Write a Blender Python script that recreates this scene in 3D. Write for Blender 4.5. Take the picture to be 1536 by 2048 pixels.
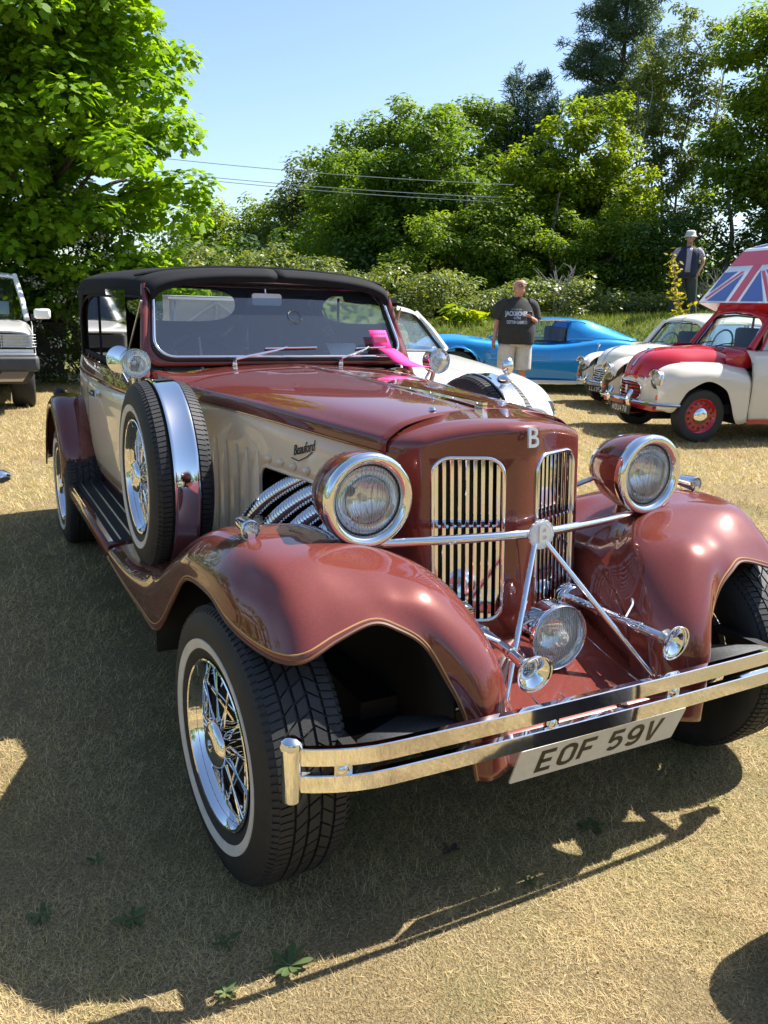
import bpy, bmesh, math, random
import numpy as np
from mathutils import Vector, Matrix
random.seed(7); RNG = np.random.default_rng(11)
for o in list(bpy.data.objects): bpy.data.objects.remove(o)
scene = bpy.context.scene
COL = scene.collection
R = math.radians
# ------------------------------------------------------------------ camera
CAM = np.array([-1.328, -1.753, 1.378]); FPX, PITCH, YAW, ROLL = 1641.0, 14.36, 27.7, 1.67
F0 = np.array([math.sin(R(YAW)), math.cos(R(YAW)), 0]); R0 = np.array([math.cos(R(YAW)), -math.sin(R(YAW)), 0]); UZ = np.array([0, 0, 1.])
_F = F0*math.cos(R(PITCH)) - UZ*math.sin(R(PITCH)); _U = F0*math.sin(R(PITCH)) + UZ*math.cos(R(PITCH))
_R = R0*math.cos(R(ROLL)) + _U*math.sin(R(ROLL)); _U = _U*math.cos(R(ROLL)) - R0*math.sin(R(ROLL))
cd = bpy.data.cameras.new('camera'); cam = bpy.data.objects.new('camera', cd); COL.objects.link(cam)
cd.sensor_fit = 'VERTICAL'; cd.sensor_height = 36; cd.lens = FPX/2048*36; cd.clip_start = .05; cd.clip_end = 2000
cam.matrix_world = Matrix(((_R[0], _U[0], -_F[0], CAM[0]), (_R[1], _U[1], -_F[1], CAM[1]), (_R[2], _U[2], -_F[2], CAM[2]), (0, 0, 0, 1)))
scene.camera = cam
# ------------------------------------------------------------------ sky and sun
SUN_EL, SUN_AZ = R(51.5), R(90)          # azimuth clockwise from +Y: the sun stands off the car's left side
sd = Vector((math.sin(SUN_AZ)*math.cos(SUN_EL), math.cos(SUN_AZ)*math.cos(SUN_EL), math.sin(SUN_EL)))
W = bpy.data.worlds.new('World'); scene.world = W; W.use_nodes = True
wn = W.node_tree.nodes; sk = wn.new('ShaderNodeTexSky'); sk.sky_type = 'NISHITA'; sk.sun_disc = False
sk.sun_elevation = SUN_EL; sk.sun_rotation = SUN_AZ; sk.air_density = 1.0; sk.dust_density = .9; sk.ozone_density = 2.6
wn['Background'].inputs[1].default_value = .09
W.node_tree.links.new(sk.outputs[0], wn['Background'].inputs[0])
sl = bpy.data.lights.new('sun', 'SUN'); sl.energy = 5.0; sl.angle = R(.53); sl.color = (1, .955, .88)
so = bpy.data.objects.new('sun', sl); COL.objects.link(so); so.location = (8, 0, 12)
so.rotation_euler = sd.to_track_quat('Z', 'Y').to_euler()
scene.view_settings.view_transform = 'Standard'; scene.view_settings.look = 'None'
scene.view_settings.exposure = 1.3; scene.view_settings.gamma = 1; scene.view_settings.use_curve_mapping = False
scene.render.resolution_x = 768; scene.render.resolution_y = 1024
# ------------------------------------------------------------------ helpers
def A(*p): return np.array(p, float)
def W2(u, d, z=0.): return CAM*A(1, 1, 0) + R0*u + F0*d + UZ*z     # right u, forward d of the standpoint
def nrm(v): v = np.asarray(v, float); return v/(np.linalg.norm(v) + 1e-12)
def cr(P, n=8, close=False):
    """Catmull-Rom through P, n samples per span"""
    P = np.asarray(P, float); m = len(P); out = []
    idx = (lambda i: i % m) if close else (lambda i: min(max(i, 0), m-1))
    for i in range(m if close else m-1):
        p0, p1, p2, p3 = P[idx(i-1)], P[idx(i)], P[idx(i+1)], P[idx(i+2)]
        if not close:
            if i == 0: p0 = 2*p1 - p2
            if i == m-2: p3 = 2*p2 - p1
        for k in range(n):
            t = k/n
            out.append(.5*((2*p1) + (-p0+p2)*t + (2*p0-5*p1+4*p2-p3)*t*t + (-p0+3*p1-3*p2+p3)*t**3))
    if not close: out.append(P[-1])
    return np.array(out)
def surf(rows, nu=6, nv=6):
    """smooth grid through a net of control points rows[i][j]"""
    B = np.array([cr(r, nv) for r in rows])
    return np.array([cr(B[:, j], nu) for j in range(B.shape[1])]).transpose(1, 0, 2)
def mx(P): return np.asarray(P, float)*A(-1, 1, 1)
def link(o, parent=None):
    COL.objects.link(o)
    if parent is not None: o.parent = parent
    return o
def smoothed(me, ang=38):
    me.polygons.foreach_set('use_smooth', np.ones(len(me.polygons), bool)); me.set_sharp_from_angle(angle=R(ang)); me.update()
class MB:
    def __init__(s): s.v = []; s.f = []
    def add(s, V, Fs):
        k = len(s.v); s.v.extend([tuple(map(float, p)) for p in V]); s.f.extend([tuple(i+k for i in f) for f in Fs]); return s
    def box(s, c, d, rz=0, M=None):
        V = np.array([(x, y, z) for x in (-.5, .5) for y in (-.5, .5) for z in (-.5, .5)])*np.asarray(d, float)
        if M is not None: V = V @ np.asarray(M, float).T
        if rz: q = np.array([[math.cos(rz), -math.sin(rz), 0], [math.sin(rz), math.cos(rz), 0], [0, 0, 1]]); V = V @ q.T
        return s.add(V + np.asarray(c, float), [(0, 1, 3, 2), (4, 6, 7, 5), (0, 4, 5, 1), (2, 3, 7, 6), (0, 2, 6, 4), (1, 5, 7, 3)])
    def tube(s, path, r, n=8, close=False, cap=True, flat=None):
        P = np.asarray(path, float); m = len(P); r = np.ones(m)*np.asarray(r, float)
        T = np.array([nrm(P[(i+1) % m if close else min(i+1, m-1)] - P[(i-1) % m if close else max(i-1, 0)]) for i in range(m)])
        u = nrm(np.cross(T[0], (0, 0, 1) if abs(T[0][2]) < .9 else (1, 0, 0))); V = []
        for i in range(m):
            u = nrm(u - T[i]*(u @ T[i])); w = np.cross(T[i], u)
            for k in range(n):
                a = 2*math.pi*k/n; V.append(P[i] + r[i]*(u*math.cos(a) + w*math.sin(a)*(flat or 1)))
        Fs = [(i*n+k, i*n+(k+1) % n, ((i+1) % m)*n+(k+1) % n, ((i+1) % m)*n+k) for i in range(m if close else m-1) for k in range(n)]
        if cap and not close: Fs += [tuple(range(n))[::-1], tuple((m-1)*n+k for k in range(n))]
        return s.add(V, Fs)
    def lathe(s, prof, o=(0, 0, 0), ax=(0, -1, 0), n=32, cap=False):
        ax = nrm(ax); u = nrm(np.cross(ax, (0, 0, 1) if abs(ax[2]) < .9 else (1, 0, 0))); w = np.cross(ax, u); o = np.asarray(o, float); V = []
        for (r, h) in prof:
            for k in range(n):
                a = 2*math.pi*k/n; V.append(o + ax*h + r*(u*math.cos(a) + w*math.sin(a)))
        m = len(prof); Fs = [(i*n+k, i*n+(k+1) % n, (i+1)*n+(k+1) % n, (i+1)*n+k) for i in range(m-1) for k in range(n)]
        if cap: Fs += [tuple(range(n)), tuple((m-1)*n+k for k in range(n))[::-1]]
        return s.add(V, Fs)
    def grid(s, G, cu=False, cv=False, skip=None):
        G = np.asarray(G, float); a, b = G.shape[:2]
        Fs = [(i*b+j, i*b+(j+1) % b, ((i+1) % a)*b+(j+1) % b, ((i+1) % a)*b+j) for i in range(a if cu else a-1) for j in range(b if cv else b-1) if not (skip and skip(i, j))]
        return s.add(G.reshape(-1, 3), Fs)
    def ring(s, A_, B_): return s.grid([list(A_) + [A_[0]], list(B_) + [B_[0]]])
    def prism(s, poly, o, ex, ey, depth):
        o, ex, ey = map(lambda q: np.asarray(q, float), (o, ex, ey)); ez = nrm(np.cross(ex, ey))*depth; n = len(poly)
        V = [o + ex*p[0] + ey*p[1] for p in poly]; V += [p + ez for p in V]
        return s.add(V, [tuple(range(n))[::-1], tuple(range(n, 2*n))] + [(i, (i+1) % n, n+(i+1) % n, n+i) for i in range(n)])
    def poly(s, P): return s.add(P, [tuple(range(len(P)))])
    def ball(s, c, r, n=12, M=None):
        r = np.ones(3)*np.asarray(r, float); V = []; h = n//2
        for i in range(h+1):
            for k in range(n):
                t = math.pi*i/h; a = 2*math.pi*k/n; p = A(math.sin(t)*math.cos(a), math.sin(t)*math.sin(a), math.cos(t))*r
                V.append((np.asarray(M) @ p if M is not None else p) + np.asarray(c, float))
        return s.add(V, [(i*n+k, i*n+(k+1) % n, (i+1)*n+(k+1) % n, (i+1)*n+k) for i in range(h) for k in range(n)])
    def mesh(s, name, mat, smooth=True, ang=38, recalc=True):
        me = bpy.data.meshes.new(name); me.from_pydata(s.v, [], s.f)
        bm = bmesh.new(); bm.from_mesh(me); bmesh.ops.remove_doubles(bm, verts=bm.verts, dist=1e-6)
        bmesh.ops.dissolve_degenerate(bm, dist=1e-7, edges=bm.edges)
        if recalc: bmesh.ops.recalc_face_normals(bm, faces=bm.faces)
        bm.to_mesh(me); bm.free()
        if smooth: smoothed(me, ang)
        me.materials.append(mat); return me
    def build(s, name, mat, parent=None, smooth=True, ang=38, thick=0, off=0., bevel=0, loc=None, recalc=True):
        o = link(bpy.data.objects.new(name, s.mesh(name, mat, smooth, ang, recalc)), parent)
        if thick: m = o.modifiers.new('thickness', 'SOLIDIFY'); m.thickness = thick; m.offset = off
        if bevel: m = o.modifiers.new('bevel', 'BEVEL'); m.width = bevel; m.segments = 2; m.limit_method = 'ANGLE'
        if loc is not None: o.location = loc
        return o
def inst(name, me, parent=None, loc=(0, 0, 0), rot=(0, 0, 0), sc=None):
    o = link(bpy.data.objects.new(name, me), parent); o.location = loc; o.rotation_euler = rot
    if sc is not None: o.scale = sc
    return o
def thing(name, label, cat, loc=(0, 0, 0), rz=0, group=None):
    o = bpy.data.objects.new(name, None); COL.objects.link(o); o.empty_display_size = .2
    o.location = loc; o.rotation_euler = (0, 0, rz); return tag(o, label, cat, group)
def tag(o, label, cat, group=None, kind=None):
    o['label'] = label; o['category'] = cat
    if group: o['group'] = group
    if kind: o['kind'] = kind
    return o
def np_mesh(name, V, Fs, mat, col=None, smooth=False):
    """fast mesh from arrays: V (n,3), Fs (m,k)"""
    me = bpy.data.meshes.new(name); m, k = Fs.shape
    me.vertices.add(len(V)); me.vertices.foreach_set('co', np.ascontiguousarray(V, np.float32).ravel())
    me.loops.add(m*k); me.loops.foreach_set('vertex_index', np.ascontiguousarray(Fs, np.int32).ravel())
    me.polygons.add(m); me.polygons.foreach_set('loop_start', np.arange(0, m*k, k, dtype=np.int32))
    try: me.polygons.foreach_set('loop_total', np.full(m, k, np.int32))
    except Exception: pass
    me.update(calc_edges=True)
    if col is not None:
        at = me.attributes.new('tint', 'FLOAT', 'FACE'); at.data.foreach_set('value', np.ascontiguousarray(col, np.float32))
    if smooth: me.polygons.foreach_set('use_smooth', np.ones(m, bool))
    me.materials.append(mat); return me
def text_mesh(name, body, size, mat, o, ex, ey, parent=None, ext=.001, bold=0, shear=0, align='CENTER', wx=1.):
    cu = bpy.data.curves.new(name, 'FONT'); cu.body = body; cu.size = size; cu.extrude = ext; cu.offset = bold; cu.shear = shear
    cu.align_x = align; cu.align_y = 'CENTER'
    t = bpy.data.objects.new(name, cu); COL.objects.link(t)
    me = bpy.data.meshes.new_from_object(t); COL.objects.unlink(t); bpy.data.objects.remove(t); me.name = name
    ex, ey = nrm(ex), nrm(ey); ez = np.cross(ex, ey)
    M = Matrix(((ex[0]*wx, ey[0], ez[0], o[0]), (ex[1]*wx, ey[1], ez[1], o[1]), (ex[2]*wx, ey[2], ez[2], o[2]), (0, 0, 0, 1)))
    me.transform(M); me.materials.clear(); me.materials.append(mat)
    return link(bpy.data.objects.new(name, me), parent)
def rrect(w, h, r, n=6, cx=0, cy=0):
    """rounded rectangle outline, counter-clockwise"""
    P = []
    for (sx, sy, a0) in ((1, -1, -90), (1, 1, 0), (-1, 1, 90), (-1, -1, 180)):
        for k in range(n+1):
            a = R(a0 + 90*k/n); P.append((cx + sx*(w/2-r) + r*math.cos(a), cy + sy*(h/2-r) + r*math.sin(a)))
    return P
# ------------------------------------------------------------------ materials
def mat(name, col, rough=.5, metal=0, coat=0, crough=.03, spec=.5, var=0, vscale=8, bump=0, bscale=60, trans=0, ior=1.45, emit=None):
    m = bpy.data.materials.new(name); m.use_nodes = True; nt = m.node_tree; b = nt.nodes['Principled BSDF']
    b.inputs['Base Color'].default_value = (*col, 1); b.inputs['Roughness'].default_value = rough; b.inputs['Metallic'].default_value = metal
    b.inputs['Coat Weight'].default_value = coat; b.inputs['Coat Roughness'].default_value = crough; b.inputs['Specular IOR Level'].default_value = spec
    b.inputs['Transmission Weight'].default_value = trans; b.inputs['IOR'].default_value = ior
    tc = nt.nodes.new('ShaderNodeTexCoord')
    if var:
        n = nt.nodes.new('ShaderNodeTexNoise'); n.inputs['Scale'].default_value = vscale; n.inputs['Detail'].default_value = 6
        nt.links.new(tc.outputs['Object'], n.inputs['Vector'])
        r = nt.nodes.new('ShaderNodeMapRange'); r.inputs['From Min'].default_value = .25; r.inputs['From Max'].default_value = .75
        r.inputs['To Min'].default_value = 1-var; r.inputs['To Max'].default_value = 1+var; nt.links.new(n.outputs[0], r.inputs['Value'])
        x = nt.nodes.new('ShaderNodeVectorMath'); x.operation = 'SCALE'; x.inputs[0].default_value = col; nt.links.new(r.outputs[0], x.inputs['Scale'])
        nt.links.new(x.outputs[0], b.inputs['Base Color'])
    if bump:
        n = nt.nodes.new('ShaderNodeTexNoise'); n.inputs['Scale'].default_value = bscale; n.inputs['Detail'].default_value = 5
        nt.links.new(tc.outputs['Object'], n.inputs['Vector'])
        q = nt.nodes.new('ShaderNodeBump'); q.inputs['Strength'].default_value = bump; q.inputs['Distance'].default_value = .01
        nt.links.new(n.outputs[0], q.inputs['Height']); nt.links.new(q.outputs[0], b.inputs['Normal'])
    return m
def glass_mat(name, tint=(.92, .96, .95), refl=1.0, rough=0.0, sky_sheen=0.):
    """thin sheet glass: clear, with a Fresnel reflection"""
    m = bpy.data.materials.new(name); m.use_nodes = True; nt = m.node_tree; N = nt.nodes
    N.remove(N['Principled BSDF']); t = N.new('ShaderNodeBsdfTransparent'); t.inputs[0].default_value = (*tint, 1)
    g = N.new('ShaderNodeBsdfGlossy'); g.inputs['Roughness'].default_value = rough; f = N.new('ShaderNodeFresnel'); f.inputs[0].default_value = 1.55
    k = N.new('ShaderNodeMath'); k.operation = 'MULTIPLY_ADD'; k.inputs[1].default_value = 1.5*refl; k.inputs[2].default_value = .0; k.use_clamp = True
    x = N.new('ShaderNodeMixShader'); L = nt.links.new; L(f.outputs[0], k.inputs[0]); L(k.outputs[0], x.inputs[0]); L(t.outputs[0], x.inputs[1]); L(g.outputs[0], x.inputs[2])
    if sky_sheen:
        e = N.new('ShaderNodeBsdfDiffuse'); e.inputs[0].default_value = (.50, .60, .80, 1); y = N.new('ShaderNodeMixShader'); y.inputs[0].default_value = sky_sheen; L(x.outputs[0], y.inputs[1]); L(e.outputs[0], y.inputs[2]); x = y  # bluish diffuse share standing in for sky reflected in the glass
    L(x.outputs[0], N['Material Output'].inputs[0]); return m
def leaf_mat(name, cols, trans=.45, rough=.55, spec=.3):
    """leaf: diffuse and sheen above, light coming through; colour by the per-leaf tint"""
    m = bpy.data.materials.new(name); m.use_nodes = True; nt = m.node_tree; N = nt.nodes; L = nt.links.new; b = N['Principled BSDF']
    a = N.new('ShaderNodeAttribute'); a.attribute_name = 'tint'; r = N.new('ShaderNodeValToRGB'); e = r.color_ramp.elements
    e[0].position = 0; e[0].color = (*cols[0], 1); e[1].position = 1; e[1].color = (*cols[-1], 1)
    for i, c in enumerate(cols[1:-1]): q = e.new((i+1)/(len(cols)-1)); q.color = (*c, 1)
    L(a.outputs['Fac'], r.inputs[0]); L(r.outputs[0], b.inputs['Base Color']); b.inputs['Roughness'].default_value = rough; b.inputs['Specular IOR Level'].default_value = spec
    t = N.new('ShaderNodeBsdfTranslucent'); h = N.new('ShaderNodeMixRGB'); h.blend_type = 'MULTIPLY'; h.inputs[0].default_value = 1; h.inputs[2].default_value = (1.35, 1.25, .35, 1)
    L(r.outputs[0], h.inputs[1]); L(h.outputs[0], t.inputs[0]); x = N.new('ShaderNodeMixShader'); x.inputs[0].default_value = trans
    L(b.outputs[0], x.inputs[1]); L(t.outputs[0], x.inputs[2]); L(x.outputs[0], N['Material Output'].inputs[0]); return m
def paint_mat(name, col, metal=.35, flake=.12, rough=.38, scratch=.005):
    """lacquered body paint: fine metallic fleck under a clear coat with a faint polish haze"""
    m = mat(name, col, rough, metal, 1.0, .025, spec=.05); m.node_tree.nodes['Principled BSDF'].inputs['Coat IOR'].default_value = 1.62; nt = m.node_tree; N = nt.nodes; L = nt.links.new; b = N['Principled BSDF']
    tc = N['Texture Coordinate']; v = N.new('ShaderNodeTexVoronoi'); v.inputs['Scale'].default_value = 420; L(tc.outputs['Object'], v.inputs['Vector'])
    r = N.new('ShaderNodeMapRange'); r.inputs['From Max'].default_value = 1; r.inputs['To Min'].default_value = 1-flake; r.inputs['To Max'].default_value = 1+flake
    s = N.new('ShaderNodeSeparateColor'); L(v.outputs['Color'], s.inputs[0]); L(s.outputs[0], r.inputs['Value'])
    x = N.new('ShaderNodeVectorMath'); x.operation = 'SCALE'; x.inputs[0].default_value = col; L(r.outputs[0], x.inputs['Scale']); L(x.outputs[0], b.inputs['Base Color'])
    n = N.new('ShaderNodeTexNoise'); n.inputs['Scale'].default_value = 9; n.inputs['Detail'].default_value = 3; L(tc.outputs['Object'], n.inputs['Vector'])
    p = N.new('ShaderNodeBump'); p.inputs['Strength'].default_value = scratch; p.inputs['Distance'].default_value = .05; L(n.outputs[0], p.inputs['Height']); L(p.outputs[0], b.inputs['Coat Normal'])
    n2 = N.new('ShaderNodeTexNoise'); n2.inputs['Scale'].default_value = 14; n2.inputs['Detail'].default_value = 8; L(tc.outputs['Object'], n2.inputs['Vector'])
    q = N.new('ShaderNodeMapRange'); q.inputs['From Min'].default_value = .35; q.inputs['From Max'].default_value = .75; q.inputs['To Min'].default_value = .008; q.inputs['To Max'].default_value = .04
    L(n2.outputs[0], q.inputs['Value']); L(q.outputs[0], b.inputs['Coat Roughness']); return m
M_MAROON = paint_mat('maroon paint', (.150, .0335, .0245), .10, .10, .26, .002)
M_CREAM = paint_mat('cream paint', (.86, .70, .50), 0, .03, .45)
M_CHROME = mat('chrome', (.86, .86, .86), .05, 1, bump=.0012, bscale=14)
M_STEEL = mat('brushed steel', (.62, .62, .61), .28, 1, var=.1, vscale=40)
M_ALU = mat('cast aluminium', (.66, .70, .75), .4, .35, var=.08, vscale=80)
M_BLACK = mat('black rubber seal', (.012, .012, .013), .5)
M_TYRE = mat('tyre rubber', (.021, .021, .022), .62, var=.25, vscale=25, bump=.15, bscale=300)
M_WHITEWALL = mat('whitewall', (.62, .58, .52), .55, var=.12, vscale=18)
M_CLOTH = mat('black canvas', (.009, .0095, .012), .85, spec=.25, var=.2, vscale=30, bump=.12, bscale=500)
M_DARK = mat('dark underbody', (.012, .011, .011), .8, var=.3)
M_GOLD = mat('gold pinstripe', (.50, .29, .11), .4, .2)
M_GREYSEAT = mat('grey leather', (.20, .205, .23), .45, var=.1)
M_GLASS = glass_mat('windscreen glass', (.80, .86, .90), 2.1, 0, .028)
M_CLEAR = glass_mat('lamp glass', (.97, .98, .98), 1.1)
M_PVC = glass_mat('clear plastic', (.80, .82, .80), 2.0, .03)
M_PAPER = mat('white paper', (.75, .77, .76), .8)
M_PINK = mat('pink card', (.85, .035, .26), .75)
M_PINKINK = mat('dark print', (.22, .012, .06), .8)
M_PLATE = mat('white plate', (.66, .64, .58), .45, var=.06, vscale=60)
M_PLATEBLK = mat('plate black', (.012, .012, .012), .4)
# ------------------------------------------------------------------ the field
def bank_z(P):
    """height of the ground: a flat field and a low bank behind the parked cars"""
    q = P - CAM; u = q[..., 0]*R0[0] + q[..., 1]*R0[1]; d = q[..., 0]*F0[0] + q[..., 1]*F0[1]
    s = np.clip((d - 15.6 + .10*np.sin(u*1.3))/2.6, 0, 1); s = s*s*(3-2*s); k = np.clip(.86 + .058*u, .12, 1.25)*np.clip((u + 5)/3, 0, 1)
    return s*k + .02*np.sin(q[..., 0]*1.7)*np.sin(q[..., 1]*1.3+1)*np.clip(d/6-.6, 0, 1)
us = np.concatenate([-np.geomspace(400, 14, 22), np.linspace(-13, 15, 75), np.geomspace(16, 400, 22)])
ds = np.concatenate([[-300, -100, -40, -15, -6], np.linspace(-3, 24, 90), np.geomspace(25, 700, 24)])
G = np.array([[W2(u, d) for u in us] for d in ds]); G[..., 2] = bank_z(G)
def grass_ground():
    m = mat('dry lawn', (.3, .25, .13), .9, spec=.1); nt = m.node_tree; N = nt.nodes; L = nt.links.new; b = N['Principled BSDF']; tc = N['Texture Coordinate']
    def noise(sc, det=6, rough=.6):
        n = N.new('ShaderNodeTexNoise'); n.inputs['Scale'].default_value = sc; n.inputs['Detail'].default_value = det; n.inputs['Roughness'].default_value = rough
        L(tc.outputs['Object'], n.inputs['Vector']); return n
    def ramp(n, stops):
        r = N.new('ShaderNodeValToRGB'); e = r.color_ramp.elements; e[0].position = stops[0][0]; e[0].color = (*stops[0][1], 1); e[1].position = stops[-1][0]; e[1].color = (*stops[-1][1], 1)
        for p, c in stops[1:-1]: q = e.new(p); q.color = (*c, 1)
        L(n.outputs[0], r.inputs[0]); return r
    a = ramp(noise(120, 4, .7), [(.25, (.09, .064, .032)), (.5, (.27, .205, .105)), (.75, (.46, .365, .205))])
    g = ramp(noise(90, 4, .7), [(.25, (.05, .085, .016)), (.5, (.12, .17, .035)), (.75, (.22, .26, .07))])
    k = ramp(noise(1.3, 6, .65), [(.50, (0, 0, 0)), (.72, (.5, .5, .5))])
    # the grass is greener away from the trodden parking rows
    sx = N.new('ShaderNodeVectorMath'); sx.operation = 'DOT_PRODUCT'; sx.inputs[1].default_value = tuple(F0); L(tc.outputs['Object'], sx.inputs[0])
    mr = N.new('ShaderNodeMapRange'); mr.inputs['From Min'].default_value = 11.0; mr.inputs['From Max'].default_value = 15.0; mr.inputs['To Max'].default_value = .85; L(sx.outputs['Value'], mr.inputs['Value'])
    mxn = N.new('ShaderNodeMath'); mxn.operation = 'ADD'; mxn.use_clamp = True; L(k.outputs[0], mxn.inputs[0]); L(mr.outputs[0], mxn.inputs[1])
    x = N.new('ShaderNodeMixRGB'); L(mxn.outputs[0], x.inputs[0]); L(a.outputs[0], x.inputs[1]); L(g.outputs[0], x.inputs[2]); L(x.outputs[0], b.inputs['Base Color'])
    q = N.new('ShaderNodeBump'); q.inputs['Strength'].default_value = .9; q.inputs['Distance'].default_value = .02; L(noise(160, 4).outputs[0], q.inputs['Height']); L(q.outputs[0], b.inputs['Normal']); return m
M_LAWN = grass_ground()
gr = MB().grid(G).build('ground', M_LAWN, ang=180); gr['kind'] = 'structure'
# ------------------------------------------------------------------ the maroon and cream tourer
car = thing('vintage_tourer', 'maroon and cream vintage style open tourer with black soft top and big headlamps, nearest car', 'car')
def both(fn):
    for s in (-1, 1): fn(s, (lambda P, s=s: np.asarray(P, float)*A(s, 1, 1)))
# ---- front wings: ribs run from the inner flank over the crown to the free edge
RIBS = [
 [(.215,-.27,.33),(.235,-.345,.335),(.275,-.395,.34),(.325,-.41,.335),(.355,-.39,.33)],
 [(.225,-.25,.44),(.245,-.335,.46),(.29,-.385,.475),(.345,-.40,.485),(.381,-.368,.478)],
 [(.235,-.22,.53),(.26,-.305,.575),(.31,-.352,.60),(.375,-.362,.595),(.416,-.332,.568)],
 [(.245,-.18,.58),(.30,-.20,.69),(.39,-.235,.735),(.435,-.29,.703),(.46,-.310,.645)],
 [(.255,-.14,.61),(.345,-.115,.745),(.475,-.165,.773),(.505,-.245,.742),(.52,-.295,.688)],
 [(.262,-.10,.63),(.395,-.055,.772),(.56,-.12,.797),(.572,-.215,.757),(.575,-.282,.706)],
 [(.27,-.06,.645),(.45,-.01,.787),(.645,-.11,.812),(.657,-.212,.757),(.66,-.29,.685)],
 [(.278,-.02,.655),(.49,.025,.795),(.708,-.095,.814),(.729,-.212,.748),(.737,-.297,.655)],
 [(.285,.02,.66),(.51,.05,.798),(.732,-.055,.817),(.766,-.16,.751),(.778,-.25,.643)],
 [(.29,.08,.665),(.52,.09,.80),(.736,.0,.820),(.794,-.09,.757),(.811,-.16,.650)],
 [(.30,.15,.665),(.52,.15,.797),(.736,.065,.819),(.812,-.02,.764),(.834,-.07,.672)],
 [(.31,.22,.66),(.52,.22,.788),(.735,.15,.81),(.82,.075,.762),(.842,.05,.70)],
 [(.33,.36,.64),(.44,.34,.742),(.715,.295,.785),(.822,.27,.735),(.843,.257,.67)],
 [(.37,.50,.60),(.47,.48,.695),(.71,.445,.735),(.826,.42,.665),(.843,.41,.56)],
 [(.40,.65,.55),(.50,.63,.632),(.71,.605,.662),(.828,.59,.575),(.843,.585,.417)],
 [(.43,.80,.51),(.53,.79,.565),(.69,.77,.585),(.83,.74,.50),(.843,.715,.362)],
 [(.46,.95,.47),(.56,.94,.505),(.70,.93,.512),(.83,.91,.455),(.844,.90,.358)],
 [(.52,1.2,.42),(.60,1.2,.43),(.72,1.2,.43),(.83,1.2,.41),(.845,1.2,.35)],
 [(.58,1.55,.40),(.64,1.55,.405),(.73,1.55,.405),(.832,1.55,.39),(.845,1.55,.35)]]
WING = surf(RIBS, 8, 8)
both(lambda s, X: MB().grid(X(WING)).build('front_wing', M_MAROON, car, thick=.006, off=0, ang=60))
edge = WING[:, -1]; line = WING[:, -6]
M_GALV = mat('galvanised plate', (.13, .135, .14), .5, .5, var=.3, vscale=120)
M_BEAD = mat('brown bead', (.12, .045, .022), .5, coat=.2)
both(lambda s, X: MB().tube(X(edge), .0045, 6).build('wing_bead', M_BEAD, car))
def stripe(s, X):
    P = WING[:, -2] + A(.0, 0, .0); N = np.cross(WING[:, -1]-WING[:, -3], np.gradient(WING[:, -2], axis=0)); N = N/np.linalg.norm(N, axis=1)[:, None]
    N[N @ A(.4, -.6, .5) < -.2] *= -1
    MB().tube(X(P + N*.0022), .0022, 5).build('pinstripe', M_GOLD, car)
both(stripe)
both(lambda s, X: MB().grid(X(np.stack([WING[:96, 0], np.stack([np.clip(WING[:96, 0, 0]-.01, .245, .30), WING[:96, 0, 1]+.0, np.minimum(WING[:96, 0, 2]-.01, .425)], 1)], 1))).build('wing_valance', M_MAROON, car, thick=.004))
# inner wheel arches and the dark mass behind them
both(lambda s, X: MB().grid(X(np.array([[(.37,-.33,.30),(.37,-.30,.50),(.40,-.24,.66)],[(.34,-.1,.25),(.34,-.1,.5),(.40,-.08,.73)],[(.36,.3,.25),(.36,.3,.5),(.42,.3,.70)],[(.44,.7,.25),(.44,.7,.4),(.5,.7,.60)],[(.70,.78,.25),(.70,.78,.4),(.70,.76,.56)],[(.82,.78,.25),(.82,.78,.36),(.82,.76,.5)]]))).build('inner_wheel_arch', M_DARK, car, thick=.01))
MB().box((0, .62, .58), (.50, 1.0, .60)).build('engine_block', M_DARK, car)
MB().box((0, 2.0, .30), (.92, 4.0, .12)).box((0, -.02, .27), (1.3, .09, .08)).box((0, 3.09, .30), (1.4, .10, .10)).build('chassis', M_DARK, car)
both(lambda s, X: MB().poly(X([(.37,-.395,.462),(.66,-.392,.462),(.63,-.33,.462),(.50,-.272,.462),(.40,-.315,.462)])).build('bumper_bracket', M_GALV, car, thick=.008))
# ---- bonnet
by = [.172, .40, .80, 1.20, 1.45]; bw = [.318, .362, .432, .502, .545]; bz = [1.09, 1.097, 1.102, 1.105, 1.105]; be = [1.022, 1.026, 1.032, 1.036, 1.038]
def bsec(y, w, zc, ze, drop): return [(0, y, zc), (w*.45, y, zc-.010), (w*.78, y, zc-.030), (w-.022, y, ze+.012), (w-.003, y, ze-.006), (w, y, ze-drop)]
rows = [bsec(y, w, z, e, .036) for y, w, z, e in zip(by, bw, bz, be)]
H = surf(rows, 6, 6)
both(lambda s, X: MB().grid(X(H)).build('bonnet', M_MAROON, car, thick=.004, ang=60))
MB().box((0, .81, 1.106), (.016, 1.26, .008)).box((0, .20, 1.094), (.016, .04, .01)).build('bonnet_hinge', M_CHROME, car)
rivet = MB().lathe([(.0, .006), (.006, .005), (.009, 0)], (0, 0, 0), (0, 0, 1), 10).mesh('bonnet_rivet', M_CHROME)
for i in range(9):
    for s in (-1, 1): inst('bonnet_rivet', rivet, car, (s*.045, .26 + i*.135, 1.0975 + .006*i/8), sc=(.5, .5, .5))
for (x, y) in [(-.14, .235), (-.16, .93), (-.2, 1.36), (.1, 1.30), (.2, .9), (.14, .3)]: inst('bonnet_button', rivet, car, (x, y, 1.088), sc=(1.2, 1.2, 1.3))
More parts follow.
